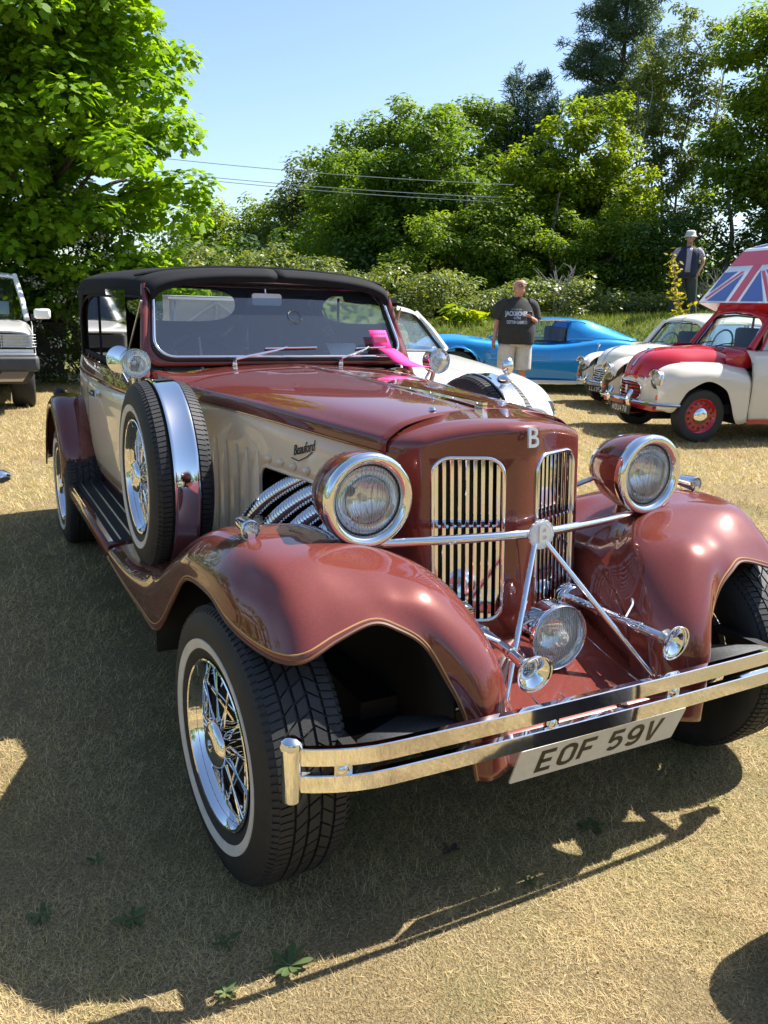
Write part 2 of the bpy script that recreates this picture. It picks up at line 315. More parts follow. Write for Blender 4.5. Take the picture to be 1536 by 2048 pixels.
# ---- scuttle between bonnet and windscreen
rows = [bsec(y, w, z, e, d) for y, w, z, e, d in [(1.452, .546, 1.105, 1.038, .04), (1.55, .565, 1.104, 1.045, .06), (1.66, .59, 1.10, 1.055, .08), (1.78, .612, 1.095, 1.06, .09), (1.86, .625, 1.08, 1.05, .09)]]
S = surf(rows, 5, 6)
both(lambda s, X: MB().grid(X(S)).build('scuttle', M_MAROON, car, thick=.004, ang=60))
# ---- cream bonnet sides with the exhaust opening and louvres
def panel_x(y): return float(np.interp(y, by, bw)) - .018
def side_panel(s, X):
    def pt(y, z): return (panel_x(y) + .0*z, y, z)
    hole = rrect(.56, .235, .05, 6, .60, .715)
    cx, cz = .60, .715; y0, y1, z0, z1 = .19, 1.45, .40, 1.0
    out = []
    for (y, z) in hole:
        dy, dz = y-cx, z-cz; k = min(((y1-cx) if dy > 0 else (cx-y0))/max(abs(dy), 1e-6), ((z1-cz) if dz > 0 else (cz-z0))/max(abs(dz), 1e-6)); out.append((cx+dy*k, cz+dz*k))
    rings = [[pt(h[0]+(o[0]-h[0])*t, h[1]+(o[1]-h[1])*t) for h, o in zip(hole, out)] for t in (0, .25, .5, .75, 1)]
    mb = MB()
    for a, b in zip(rings, rings[1:]): mb.ring(X(a), X(b))
    # corners of the panel
    for (yc, zc) in ((y0, z0), (y0, z1), (y1, z0), (y1, z1)):
        near = sorted(out, key=lambda q: (q[0]-yc)**2+(q[1]-zc)**2); e1 = min([q for q in out if abs(q[0]-yc) < 1e-4], key=lambda q: abs(q[1]-zc), default=None); e2 = min([q for q in out if abs(q[1]-zc) < 1e-4], key=lambda q: abs(q[0]-yc), default=None)
        if e1 and e2: mb.poly(X([pt(*e1), pt(yc, zc), pt(*e2)]))
    mb.build('bonnet_side', M_CREAM, car, thick=.004, off=0)
    MB().tube(X([pt(y, z) for y, z in hole]), .007, 6, close=True).build('opening_rim', M_CREAM, car)
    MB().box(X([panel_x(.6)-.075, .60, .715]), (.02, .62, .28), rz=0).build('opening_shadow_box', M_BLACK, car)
    for i in range(11):
        y = 1.20 - i*.078; tall = i < 5; z1_, z0_ = .875, (.50 if tall else .845)
        P = [(panel_x(y)+.006, y, z) for z in (np.linspace(z0_, z1_, 6))]
        MB().tube(X(P), [.003, .016, .019, .019, .017, .004] if tall else [.001, .007, .012, .014, .012, .003], 8, flat=1.0).build('louvre', M_CREAM, car)
    MB().tube(X([pt(y, np.interp(y, by, be)-.046) for y in np.linspace(.19, 1.44, 12)]), .0022, 4).build('pinstripe', M_GOLD, car)
    # four ribbed flexible exhaust pipes
    for k, y in enumerate((.74, .60, .47, .34)):
        x0 = panel_x(y); P = cr([(x0-.07, y-.12, .845), (x0-.035, y-.05, .805), (x0+.0, y+.03, .755), (x0+.03, y+.12, .69), (x0+.05, y+.23, .60), (x0+.06, y+.36, .47)], 44)
        rr = .0275*(1 + .11*np.where(np.arange(len(P)) % 6 < 3, 1, -1))
        MB().tube(X(P), rr, 14).build('exhaust_pipe', M_CHROME, car, ang=180)
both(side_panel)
text_mesh('script_badge', 'Beauford', .047, M_PLATEBLK, (-panel_x(.60)-.004, .60, .928), (panel_x(.6)-panel_x(.5)*1, -.0, 0) if False else (.172, -1, .28), (0, .28, 1), car, ext=.001, shear=.5, bold=-.0003, wx=.75)
MB().tube([(-panel_x(.67)-.004, .67, .888), (-panel_x(.62)-.004, .63, .884), (-panel_x(.58)-.004, .58, .905), (-panel_x(.55)-.004, .55, .925)], .0018, 5).build('script_flourish', M_PLATEBLK, car)
# ---- radiator shell: a shallow V with two openings
def face_y(x, z):
    a = abs(x); y = -.004 + (a-.05)*.377 - (.985-z)*.081
    if a < .05: y = -.010 - (.985-z)*.081 + .006*(a/.05)**2
    if a > .25: y += ((a-.25)/.07)**2*.10
    if z > .99: y += -.018*min((z-.99)/.05, 1)*(1-a/.3)
    return y
xs = np.concatenate([np.linspace(-.318, -.25, 7), np.linspace(-.24, .24, 97), np.linspace(.25, .318, 7)])
zs = np.concatenate([np.linspace(.40, .53, 8), np.linspace(.54, .99, 76), np.linspace(.997, 1.03, 5)])
def in_hole(x, z, g=0):
    a = abs(x) - .1455; b = z - .764; hw, hh, r = .0905+g, .222+g, .045; qx, qz = abs(a)-(hw-r), abs(b)-(hh-r)
    if qx > 0 and qz > 0: return math.hypot(qx, qz) < r
    return abs(a) < hw and abs(b) < hh
top = lambda x: 1.076 - .50*abs(x)**2.0 - .02*(abs(x)/.318)**4
Gs = [[(x, face_y(x, z), z*(1 if z < .99 else 1) if z < .99 else .99 + (z-.99)/.04*(top(x)-.018-.99)) for x in xs] for z in zs]
for (dy, dz) in ((.006, .010), (.018, .016), (.040, .020), (.075, .022)):
    Gs.append([(x*(1+.02*dy/.075), face_y(x, 1.03)+dy*(1-.0*abs(x)) , top(x)-.018+dz) for x in xs])
Gs.append([(x*1.0, .180, (1.09 - (1.09-1.022)*(abs(x)/.318)**2.4)) for x in xs])
Gs = np.array(Gs)
ck = lambda i, j: i < len(zs)-1 and in_hole((xs[j]+xs[j+1])/2, (zs[i]+zs[i+1])/2)
MB().grid(Gs, skip=ck).build('radiator_shell', M_MAROON, car, thick=.004, ang=60)
both(lambda s, X: MB().grid(X([[(.318, face_y(.318, z), z) for z in np.linspace(.40, 1.022, 12)], [(.323, .20, z) for z in np.linspace(.40, 1.02, 12)]])).build('shell_side', M_MAROON, car, thick=.004))
def grille(s, X):
    P = [(.1455+p[0], face_y(.1455+p[0], .764+p[1])-.002, .764+p[1]) for p in rrect(.181, .444, .045, 7)]
    MB().tube(X(P), .0062, 8, close=True).build('grille_frame', M_CHROME, car, ang=180)
    MB().grid(X([[(x, face_y(x, z)+.07, z) for z in (.5, 1.0)] for x in np.linspace(.04, .25, 4)])).build('grille_backing', M_BLACK, car)
    P = [(x, face_y(x, .80)+.014, .80) for x in np.linspace(.06, .232, 5)]; MB().tube(X(P), .0065, 8).build('grille_crossbar', M_CHROME, car)
    for i in range(9):
        x = .0668 + i*.0197; z0, z1 = .545, .983
        e = .0905 - abs(x-.1455)
        if e < .03: z0 += .018*(1-e/.03); z1 -= .018*(1-e/.03)
        G = [[(x+q, face_y(x+q, z)+w, z) for q, w in ((-.0050, .006), (-.0050, .001), (-.0041, .0), (.0041, .0), (.0050, .001), (.0050, .006))] for z in np.linspace(z0, z1, 3)]
        MB().grid(X(G)).build('grille_slat', M_CHROME, car, ang=30)
both(grille)
# the letter B on the shell and the toothed badge on the lamp bar
def letter_B(w, h, t):
    """strokes of a capital B as bars and bows"""
    mb = []
    mb.append([(-w*.5, -h/2), (-w*.5+t*1.6, -h/2), (-w*.5+t*1.6, h/2), (-w*.5, h/2)]); return mb
text_mesh('shell_letter', 'B', .076, M_ALU, (0, -.048, 1.043), (1, -.0, 0), (0, .10, 1), car, ext=.003, bold=.0006, wx=.9)
bar = cr([(-.445, .005, .790), (-.40, -.008, .792), (-.2, -.068, .798), (0, -.098, .801), (.2, -.068, .798), (.40, -.008, .792), (.445, .005, .790)], 5)
MB().tube(bar, .0122, 12).build('lamp_bar', M_CHROME, car)
both(lambda s, X: MB().tube(X([(.012, -.106, .785), (.238, -.319, .445)]), .0078, 10).build('stay_rod', M_CHROME, car))
bd = [((.0405 if k % 2 else .0378)*math.cos(math.pi*k/20), (.0405 if k % 2 else .0378)*math.sin(math.pi*k/20)) for k in range(40)]
badge = MB().prism(bd, (0, -.109, .800), (1, 0, 0), (0, .05, 1), .007).build('bar_badge', M_ALU, car, smooth=False)
MB().lathe([(.033, .0085), (.0355, .0105), (.034, .0105)], (0, -.109, .800), (0, -1, 0), 28).build('badge_rim', M_ALU, badge)
text_mesh('badge_letter', 'B', .064, mat('badge white', (.80, .82, .84), .35, .6), (.002, -.1205, .800), (1, 0, 0), (0, .05, 1), badge, ext=.002, bold=.001)
# ---- apron between the wings
AP = surf([[(-.26,-.03,.50),(-.13,-.055,.50),(0,-.065,.50),(.13,-.055,.50),(.26,-.03,.50)],[(-.265,-.10,.475),(-.13,-.13,.475),(0,-.135,.475),(.13,-.13,.475),(.265,-.10,.475)],[(-.265,-.25,.435),(-.13,-.27,.435),(0,-.275,.435),(.13,-.27,.435),(.265,-.25,.435)],[(-.30,-.365,.415),(-.13,-.365,.412),(0,-.368,.412),(.13,-.365,.412),(.30,-.365,.415)],[(-.31,-.38,.395),(-.13,-.378,.39),(0,-.38,.39),(.13,-.378,.39),(.31,-.38,.395)],[(-.31,-.37,.325),(-.13,-.37,.325),(0,-.37,.325),(.13,-.37,.325),(.31,-.37,.325)]], 5, 5)
MB().grid(AP).build('front_apron', M_MAROON, car, thick=.004)
for i in range(6):
    x = -.20 + i*.08; MB().tube([(x*.95, -.09, .483), (x*1.0, -.25, .4385), (x*1.04, -.355, .419)], .003, 6).build('apron_strip', M_CHROME, car)
for (x, y, z) in [(-.25,-.335,.422),(-.26,-.25,.44),(.26,-.25,.44),(.25,-.335,.422),(.27,-.15,.465),(-.27,-.15,.465)]: inst('apron_rivet', rivet, car, (x, y, z), sc=(1, 1, 1))
# ---- headlamps
def lamp(s, X, o, r, name, shell, depth, ridges=True, ring=True):
    lr = .735 if ring else .95
    o = np.asarray(X(o)); h = MB().lathe([(r*.985, -.004), (r*.99, -.03), (r*.96, -.06), (r*.86, -depth*.55), (r*.62, -depth*.82), (r*.3, -depth*.97), (0, -depth)], o, (0, -1, 0), 40).build(name, shell, car)
    MB().lathe([(r*.985, -.02), (r*1.005, -.012), (r*1.01, -.002), (r*.995, .007), (r*.955, .0125), (r*.90, .0140), (r*.845, .0125), (r*.80, .008), (r*.765, .000), (r*.755, -.01)] if ring else [(r*.985, -.02), (r*1.005, -.01), (r*1.0, .002), (r*.975, .006), (r*.95, .003), (r*.94, -.02)], o, (0, -1, 0), 48).build('lamp_ring', M_CHROME, h, ang=70)
    if ring: MB().lathe([(r*.757, -.008), (r*.728, -.006), (r*.724, -.012)], o, (0, -1, 0), 40).build('lens_seal', M_BLACK, h)
    MB().lathe([(r*lr, -.012), (r*lr*.95, -.03), (r*lr*.66, -.055), (r*.2, -.07), (0, -.072)], o, (0, -1, 0), 32).build('reflector', M_REFL, h)
    MB().lathe([(.010, -.05), (.009, -.032), (0, -.029)], o, (0, -1, 0), 12).build('bulb_shield', M_STEEL, h)
    n = 60; G = []
    for i in range(n+1):
        x = -1 + 2*i/n; x *= .99; hh = math.sqrt(max(1-x*x, 1e-4)); row = []
        for j in range(17):
            z = (-1 + j/8)*hh; q = x*x + z*z; row.append(o + A(x*r*lr*.99, -(-.006 + .016*(1-q)) - (.0022*math.cos(x*62)*min(1, (1-q)*5) if ridges else 0), z*r*lr*.99))
        G.append(row)
    MB().grid(G).build('lens', M_LENS, h, ang=180)
    return h
M_REFL = mat('aluminised reflector', (.9, .9, .89), .06, 1)
def lens_mat():
    m = glass_mat('pressed lamp glass', (.95, .96, .96), 1.2, .02); nt = m.node_tree; N = nt.nodes; L = nt.links.new
    rf = N.new('ShaderNodeBsdfRefraction'); rf.inputs['IOR'].default_value = 1.35; rf.inputs['Roughness'].default_value = .0; hm = N.new('ShaderNodeMixShader'); hm.inputs[0].default_value = .0; xx_ = N['Mix Shader']; tp_ = xx_.inputs[1].links[0].from_socket; L(tp_, hm.inputs[1]); L(rf.outputs[0], hm.inputs[2]); L(hm.outputs[0], xx_.inputs[1])
    d = N.new('ShaderNodeBsdfTranslucent'); d.inputs[0].default_value = (.8, .82, .82, 1); e = N.new('ShaderNodeBsdfDiffuse'); e.inputs[0].default_value = (.8, .82, .82, 1); x = N.new('ShaderNodeMixShader'); x.inputs[0].default_value = .5
    y = N.new('ShaderNodeMixShader'); tc = N.new('ShaderNodeTexCoord'); wv = N.new('ShaderNodeTexWave'); wv.inputs['Scale'].default_value = 45; wv.inputs['Distortion'].default_value = .3; mr = N.new('ShaderNodeMapRange'); mr.inputs['To Min'].default_value = .12; mr.inputs['To Max'].default_value = .42; L(tc.outputs['Object'], wv.inputs['Vector']); L(wv.outputs['Fac'], mr.inputs['Value']); L(mr.outputs[0], y.inputs[0]); o = N['Material Output']; L(d.outputs[0], x.inputs[1]); L(e.outputs[0], x.inputs[2]); L(o.inputs[0].links[0].from_socket, y.inputs[1]); L(x.outputs[0], y.inputs[2]); L(y.outputs[0], o.inputs[0]); return m
M_LENS = lens_mat()
def headlamp(s, X):
    h = lamp(s, X, (.459, -.017, .908), .118, 'headlamp', M_MAROON, .215)
    MB().tube(X([(.459, .06, .82), (.459, .06, .775)]), [.032, .04], 12).build('lamp_stalk', M_MAROON, h)
    MB().tube(X(cr([(.42, .17, .865), (.36, .20, .83), (.325, .17, .79), (.30, .16, .76)], 14)), .0075*(1+.12*(np.arange(43) % 2)), 8).build('lamp_cable', M_STEEL, h)
    q = MB().lathe([(.0, -.09), (.012, -.085), (.019, -.06), (.0225, -.01), (.024, .0), (.022, .004), (.020, .0)], X((.736, .052, .845)), (0, -1, 0), 24).build('side_lamp', M_CHROME, car)
    MB().lathe([(.020, 0), (.018, .004), (.012, .0035), (.012, .007), (.005, .0065), (.005, .009), (0, .009)], X((.736, .052, .845)), (0, -1, 0), 24).build('lens', M_LENS, q)
    MB().lathe([(.019, -.002), (.008, -.02), (0, -.021)], X((.736, .052, .845)), (0, -1, 0), 20).build('reflector', M_CHROME, q)
    MB().box(X((.736, .07, .823)), (.018, .05, .03)).build('lamp_foot', M_CHROME, q)
both(headlamp)
lamp(1, lambda P: np.asarray(P, float), (0, -.215, .550), .089, 'spot_lamp', M_CHROME, .10, False, False)
MB().lathe([(.026, .0), (.02, .004), (.018, .012), (.011, .014), (.009, .02), (0, .022)], (0, -.2225, .550), (0, -1, 0), 24).build('lens_boss', M_LENS, car.children[-1] if False else [c for c in car.children if c.name.startswith('spot_lamp')][0])
MB().tube([(0, -.19, .49), (0, -.18, .44)], .012, 10).build('spot_lamp_foot', M_CHROME, car)
# ---- trumpet horns
def horn(s, X):
    P = cr([(.186, -.05, .572), (.192, -.15, .573), (.205, -.29, .573), (.215, -.36, .571), (.219, -.398, .570)], 8)
    t = np.linspace(0, 1, len(P)); r = .0105 + .004*t + np.where(t > .78, ((t-.78)/.22)**2.2*.030, 0)
    h = MB().tube(X(P), r, 20, cap=False).build('horn', M_CHROME, car, thick=.0015, ang=80)
    MB().lathe([(.044, .0), (.0465, .002), (.0465, .004), (.043, .003)], X((.219, -.398, .570)), (s*.06, -.99, -.12), 28).build('horn_lip', M_CHROME, h)
    MB().lathe([(.022, -.034), (0, -.034)], X((.219, -.398, .570)), (s*.06, -.99, -.12), 20).build('horn_mesh', M_MESH, h)
    for k in (8, 16): MB().lathe([(.0135, -.006), (.0165, -.005), (.0165, .005), (.0135, .006)], X(P[k]), X(P[k+1]-P[k-1]), 16).build('horn_collar', M_CHROME, h)
    MB().lathe([(0, -.022), (.036, -.022), (.04, -.015), (.04, .012), (.034, .02), (.012, .022)], X((.186, -.03, .572)), X((.08, -.97, 0)), 24).build('horn_diaphragm', M_CHROME, h)
    MB().tube(X([(.198, -.24, .578), (.245, -.215, .60), (.262, -.20, .612)]), .006, 8).build('horn_stay', M_CHROME, h)
def mesh_mat():
    m = mat('horn mesh', (.75, .74, .72), .3, 1); nt = m.node_tree; N = nt.nodes; L = nt.links.new; tc = N['Texture Coordinate']
    v = N.new('ShaderNodeTexVoronoi'); v.inputs['Scale'].default_value = 160; v.inputs['Randomness'].default_value = 0; L(tc.outputs['Object'], v.inputs['Vector'])
    r = N.new('ShaderNodeValToRGB'); r.color_ramp.interpolation = 'CONSTANT'; r.color_ramp.elements[0].color = (.003, .003, .003, 1); r.color_ramp.elements[1].position = .42; r.color_ramp.elements[1].color = (.6, .6, .58, 1)
    L(v.outputs['Distance'], r.inputs[0]); L(r.outputs[0], N['Principled BSDF'].inputs['Base Color']); return m
M_MESH = mesh_mat()
both(horn)
# ---- bumper: two curved bars, end posts, clips
def bump_y(x): a = abs(x); return -.440 + .012*(a/.7)**2 + (.055*((a-.60)/.2)**2 if a > .6 else 0)
bx = np.linspace(-.795, .795, 41)
for zc in (.4895, .4295):
    G = []
    for x in bx:
        y = bump_y(x); G.append([(x, y+.012, zc-.020), (x, y-.003, zc-.020), (x, y-.005, zc-.0182), (x, y-.005, zc+.0182), (x, y-.003, zc+.020), (x, y+.012, zc+.020)])
    MB().grid(G).build('bumper_bar', M_CHROME, car, ang=22)
both(lambda s, X: MB().lathe([(0, -.064), (.019, -.064), (.0205, -.060), (.0205, .052), (.024, .054), (.024, .060), (.021, .069), (.012, .076), (0, .0785)], X((.797, bump_y(.797)-.003, .4575)), (0, 0, 1), 24).build('bumper_post', M_CHROME, car, ang=30))
for x in (-.70, -.19, .19, .70):
    c = MB().box((x, bump_y(x)+.004, .4595), (.040, .006, .05)).build('bumper_clip', M_CHROME, car); y = bump_y(x)
    MB().lathe([(.013, 0), (.012, .005), (.006, .009), (0, .0095)], (x, y+.001, .4595), (0, -1, 0), 16).build('bolt', M_CHROME, c)
    MB().box((x*.93, -.29 if abs(x) > .5 else -.26, .455 if abs(x) > .5 else .36), (.03, .24 if abs(x) > .5 else .18, .02)).build('bumper_arm', M_DARK, car)
# ---- number plate EOF 59V, letters drawn as strokes
pl = MB().prism(rrect(.52, .111, .006, 3), (0, -.402, .345), (1, 0, 0), (0, -.34, .94), .004).build('number_plate', M_PLATE, car, smooth=False)
def arc(cx, cy, rx, ry, a0, a1, n=8): return [(cx+rx*math.cos(R(a0+(a1-a0)*k/n)), cy+ry*math.sin(R(a0+(a1-a0)*k/n))) for k in range(n+1)]
GL = {'E': [[(1, 0), (0, 0), (0, 1), (1, 1)], [(0, .5), (.88, .5)]], 'F': [[(0, 0), (0, 1), (1, 1)], [(0, .52), (.85, .52)]],
 'O': [arc(.5, .78, .5, .22, 0, 180) + arc(.5, .22, .5, .22, 180, 360) + [(1, .78)]], '5': [[(.96, 1), (.08, 1), (.04, .55)] + arc(.48, .34, .5, .30, 140, -140, 12)],
 '9': [arc(.5, .68, .5, .32, 0, 360, 16), [(1, .68), (1, .30)] + arc(.5, .24, .5, .24, 0, -150, 8)], 'V': [[(0, 1), (.5, 0)], [(.5, 0), (1, 1)]],
 'L': [[(0, 1), (0, 0), (1, 0)]], 'J': [[(.85, 1), (.85, .28), (.62, .02), (.28, .02), (.05, .28)]], '3': [arc(.45, .75, .5, .25, 150, -90, 10) , arc(.45, .26, .54, .26, 90, -150, 10)],
 'R': [[(0, 0), (0, 1)] + [(.6, 1)] + arc(.6, .75, .38, .25, 90, -90, 8) + [(0, .5)], [(.5, .5), (1, 0)]], 'U': [[(0, 1), (0, .28)] + arc(.5, .28, .5, .28, 180, 360, 8) + [(1, 1)]],
 '4': [[(.72, 0), (.72, 1), (0, .32), (1, .32)]], '7': [[(0, 1), (1, 1), (.4, 0)]], '8': [arc(.5, .74, .44, .26, 0, 360, 14), arc(.5, .25, .5, .25, 0, 360, 14)],
 'C': [arc(.5, .72, .5, .28, 20, 180, 8) + arc(.5, .28, .5, .28, 180, 340, 8)], 'Q': [arc(.5, .5, .5, .5, 0, 360, 18), [(.6, .3), (1, 0)]], 'T': [[(0, 1), (1, 1)], [(.5, 1), (.5, 0)]], 'D': [[(0, 0), (0, 1), (.5, 1)] + arc(.5, .5, .5, .5, 90, -90, 10) + [(0, 0)]]}
def glyphs(body, w, h, t, gap, space):
    """flat polygons (2D) of stroked characters, centred"""
    out = []; x = 0; tot = sum(space if c == ' ' else w+gap for c in body) - gap
    for c in body:
        if c == ' ': x += space; continue
        for st in GL[c]:
            P = np.array([(x + t/2 + p[0]*(w-t) - tot/2, t/2 + p[1]*(h-t) - h/2) for p in st]); m = len(P); L_, R_ = [], []
            cl = np.allclose(P[0], P[-1]) and m > 3
            for i in range(m):
                a = P[i]-P[i-1] if i > 0 else (P[1]-P[0] if not cl else P[-1]-P[-2]); b = P[i+1]-P[i] if i < m-1 else (P[-1]-P[-2] if not cl else P[1]-P[0])
                a = a/np.linalg.norm(a); b = b/np.linalg.norm(b); na, nb = A(-a[1], a[0]), A(-b[1], b[0]); nn = na+nb; nn = nn/max(np.linalg.norm(nn), 1e-6); k = t/2/max(nn @ na, .45)
                e = (-a if i == 0 else b)*0; L_.append(P[i]+nn*k+e); R_.append(P[i]-nn*k+e)
            out.append((L_, R_))
        x += w+gap
    return out
def plate_text(body, o, ex, ey, w, h, t, gap, space, m, parent, name='plate_character'):
    o, ex, ey = np.asarray(o, float), nrm(ex), nrm(ey)
    mb = MB()
    for (L_, R_) in glyphs(body, w, h, t, gap, space): mb.grid([[o+ex*p[0]+ey*p[1] for p in L_], [o+ex*p[0]+ey*p[1] for p in R_]])
    return mb.build(name, m, parent, smooth=False)
chars = 'EOF 59V'; xx = -.5*(6*.052+5*.010+.028)
for c in chars:
    if c == ' ': xx += .028; continue
    if c == 'V':
        ey_ = nrm((0, -.34, .94)); MB().poly([A(xx+.026, -.4064, .3434) + A(1, 0, 0)*(q0-.5)*.052 + ey_*(q1-.5)*.077 for q0, q1 in [(0, 1), (.27, 1), (.5, .24), (.73, 1), (1, 1), (.65, 0), (.35, 0)]]).build('plate_character', M_PLATEBLK, pl, smooth=False); xx += .062; continue
    plate_text(c, (xx+.026, -.4064, .3434), (1, 0, 0), (0, -.34, .94), .052, .077, .0135, 0, 0, M_PLATEBLK, pl); xx += .062
# ---- wheels
def tyre_meshes():
    prof = [(.190, -.08), (.205, -.093), (.235, -.103), (.265, -.107), (.295, -.103), (.318, -.092), (.329, -.080), (.3305, -.07), (.3305, .07), (.329, .080), (.318, .092), (.295, .103), (.265, .107), (.235, .103), (.205, .093), (.190, .08)]
    ty = MB().lathe(prof, ax=(1, 0, 0), n=64).mesh('tyre', M_TYRE, ang=50)
    tr = MB(); n = 58; da = 2*math.pi/n
    def blk(x0, x1, a0, a1, sk, r0=.329, r1=.3385, drop=0):
        V = []
        for (x, aa, rr) in [(x0, a0, 0), (x1, a0+sk, 1), (x1, a1+sk, 1), (x0, a1, 0)]:
            for q in (r0, r1 - (drop if rr else 0)): V.append((x, math.sin(aa)*q, math.cos(aa)*q))
        tr.add(V, [(0, 1, 3, 2), (2, 3, 5, 4), (4, 5, 7, 6), (6, 7, 1, 0), (1, 7, 5, 3)])
    for i in range(n):
        a = i*da
        blk(-.012, .012, a+.08*da, a+.92*da, .35*da); blk(-.043, -.019, a+.4*da, a+1.26*da, -.5*da); blk(.019, .043, a+.4*da, a+1.26*da, .5*da)
        for q in (0, .5):
            blk(.050, .079, a+(q+.04)*da, a+(q+.43)*da, .12*da, drop=.005); blk(-.050, -.079, a+(q+.04)*da, a+(q+.43)*da, .12*da, drop=.005)
            blk(.078, .092, a+(q+.08)*da, a+(q+.40)*da, .03*da, r0=.316, r1=.3325, drop=.0085); blk(-.078, -.092, a+(q+.08)*da, a+(q+.40)*da, .03*da, r0=.316, r1=.3325, drop=.0085)
    tr = tr.mesh('tread', M_TYRE, smooth=False)
    ww = MB().lathe([(.233, .1005), (.2345, .1048), (.245, .1068), (.257, .1086), (.2585, .104)], ax=(1, 0, 0), n=64).mesh('whitewall', M_WHITEWALL)
    rim = MB().lathe([(.196, .088), (.2045, .094), (.207, .0985), (.204, .1005), (.199, .099), (.1955, .093), (.1925, .086), (.190, .078), (.186, .070), (.1835, .060), (.1825, -.03), (.186, -.06), (.196, -.09)], ax=(1, 0, 0), n=56).mesh('rim', M_CHROME, ang=40)
    hub = MB().lathe([(.0, .102), (.012, .102), (.014, .098), (.016, .112), (.028, .114), (.046, .110), (.056, .102), (.058, .092), (.053, .080), (.042, .055), (.038, .02), (.047, .0), (.047, -.05)], ax=(1, 0, 0), n=36).mesh('hub', M_CHROME, ang=40)
    drum = MB().lathe([(.0, -.035), (.15, -.035), (.158, -.045), (.158, -.07)], ax=(1, 0, 0), n=32).mesh('brake_drum', M_DARK)
    def spoke(lean, x0, x1):
        a = lean; return MB().tube([(x0, 0, .042), (x1, math.sin(a)*.184, math.cos(a)*.184)], .0026, 6).mesh('spoke', M_CHROME)
    return ty, tr, ww, rim, hub, drum, [spoke(.30, .082, .066), spoke(-.30, .082, .066), spoke(.55, .020, .058), spoke(-.55, .020, .058)]
TY = tyre_meshes()
def wheel(loc, side, steer=0, name='wheel', drum=True, ns=10, spin=0):
    w = link(bpy.data.objects.new(name, None), car); w.location = loc; w.rotation_euler = (spin*side*0, 0, (0 if side > 0 else math.pi) + steer)
    for n, m in (('tyre', TY[0]), ('tread', TY[1]), ('whitewall', TY[2]), ('rim', TY[3]), ('hub', TY[4])): inst(n, m, w)
    if drum: inst('brake_drum', TY[5], w)
    for k in range(ns):
        for j, ms in enumerate(TY[6]): inst('spoke', ms, w, rot=(2*math.pi*(k+.25*j+.1)/ns, 0, 0))
    return w
wheel((-.752, 0, .337), -1, R(4.0)); wheel((.752, 0, .337), 1, R(4.0)); wheel((-.752, 3.07, .337), -1, ns=10); wheel((.752, 3.07, .337), 1, ns=8)
def spare(s, X):
    w = wheel(X((.684, 1.20, .747)), s, name='spare_wheel', drum=False)
    th = np.linspace(R(-62), R(242), 60)
    G = [[(s*.001 + x, math.cos(a)*.346*k, math.sin(a)*.346*k) for x, k in ((-.043, .986), (-.042, 1.0), (-.036, 1.004), (-.031, 1.0), (.031, 1.0), (.036, 1.004), (.042, 1.0), (.043, .986))] for a in th]
    MB().grid(G).build('cover_band', M_CHROME, w, ang=50)
both(spare)
sp = [c for c in car.children if c.name.startswith('spare_wheel')]
# ---- body tub
PLAN = [(.54, 1.40), (.605, 1.62), (.655, 1.85), (.688, 2.15), (.703, 2.5), (.705, 2.85), (.695, 3.15), (.665, 3.45), (.59, 3.68), (.44, 3.80), (.22, 3.85), (0, 3.86)]
PL = cr([(a, b, 0) for a, b in PLAN], 6)
def lev(z): return float(np.interp(z, [.40, .46, .6, .75, .9, 1.0, 1.045], [-.055, -.03, -.008, 0, -.004, -.016, -.03]))
nv = np.array([nrm(A(q[1], -q[0], 0)) for q in np.gradient(PL, axis=0)[:, :2]]); nv[nv[:, 0] < -.01] *= 1
def tub(z, k0=0, k1=None, out=0.): return [(p[0]+n[0]*(lev(z)+out), p[1]+n[1]*(lev(z)+out), z) for p, n in zip(PL[k0:k1], nv[k0:k1])]
ZL = [.40, .46, .53, .60, .68, .75, .83, .90, .96]
both(lambda s, X: MB().grid(X([tub(z) for z in ZL])).build('body_side', M_CREAM, car, thick=.004))
both(lambda s, X: MB().grid(X([tub(z, out=.004) for z in (.955, .97, 1.0, 1.03, 1.045)])).build('belt_panel', M_MAROON, car, thick=.006))
both(lambda s, X: MB().grid(X([tub(z, out=.003) for z in (.385, .40, .43, .46)])).build('sill', M_MAROON, car, thick=.005))
def door(s, X):
    ks = [k for k, p in enumerate(PL) if 1.92 < p[1] < 2.86]; k0, k1 = ks[0], ks[-1]+1
    d = MB().grid(X([tub(z, k0, k1, .005) for z in (.475, .53, .60, .68, .75, .83, .90, .953)])).build('door', M_CREAM, car, thick=.004)
    hp = tub(.905, k1-7, k1-6, .0)[0]
    hd = MB().tube(X([A(*hp)+A(.030, .055, 0), A(*hp)+A(.034, .0, 0), A(*hp)+A(.034, -.095, .002)]), [.010, .017, .013], 10).build('door_handle', M_CHROME, d)
    MB().tube(X([A(*hp), A(*hp)+A(.032, 0, 0)]), [.015, .009], 12).build('handle_boss', M_CHROME, hd)
both(door)
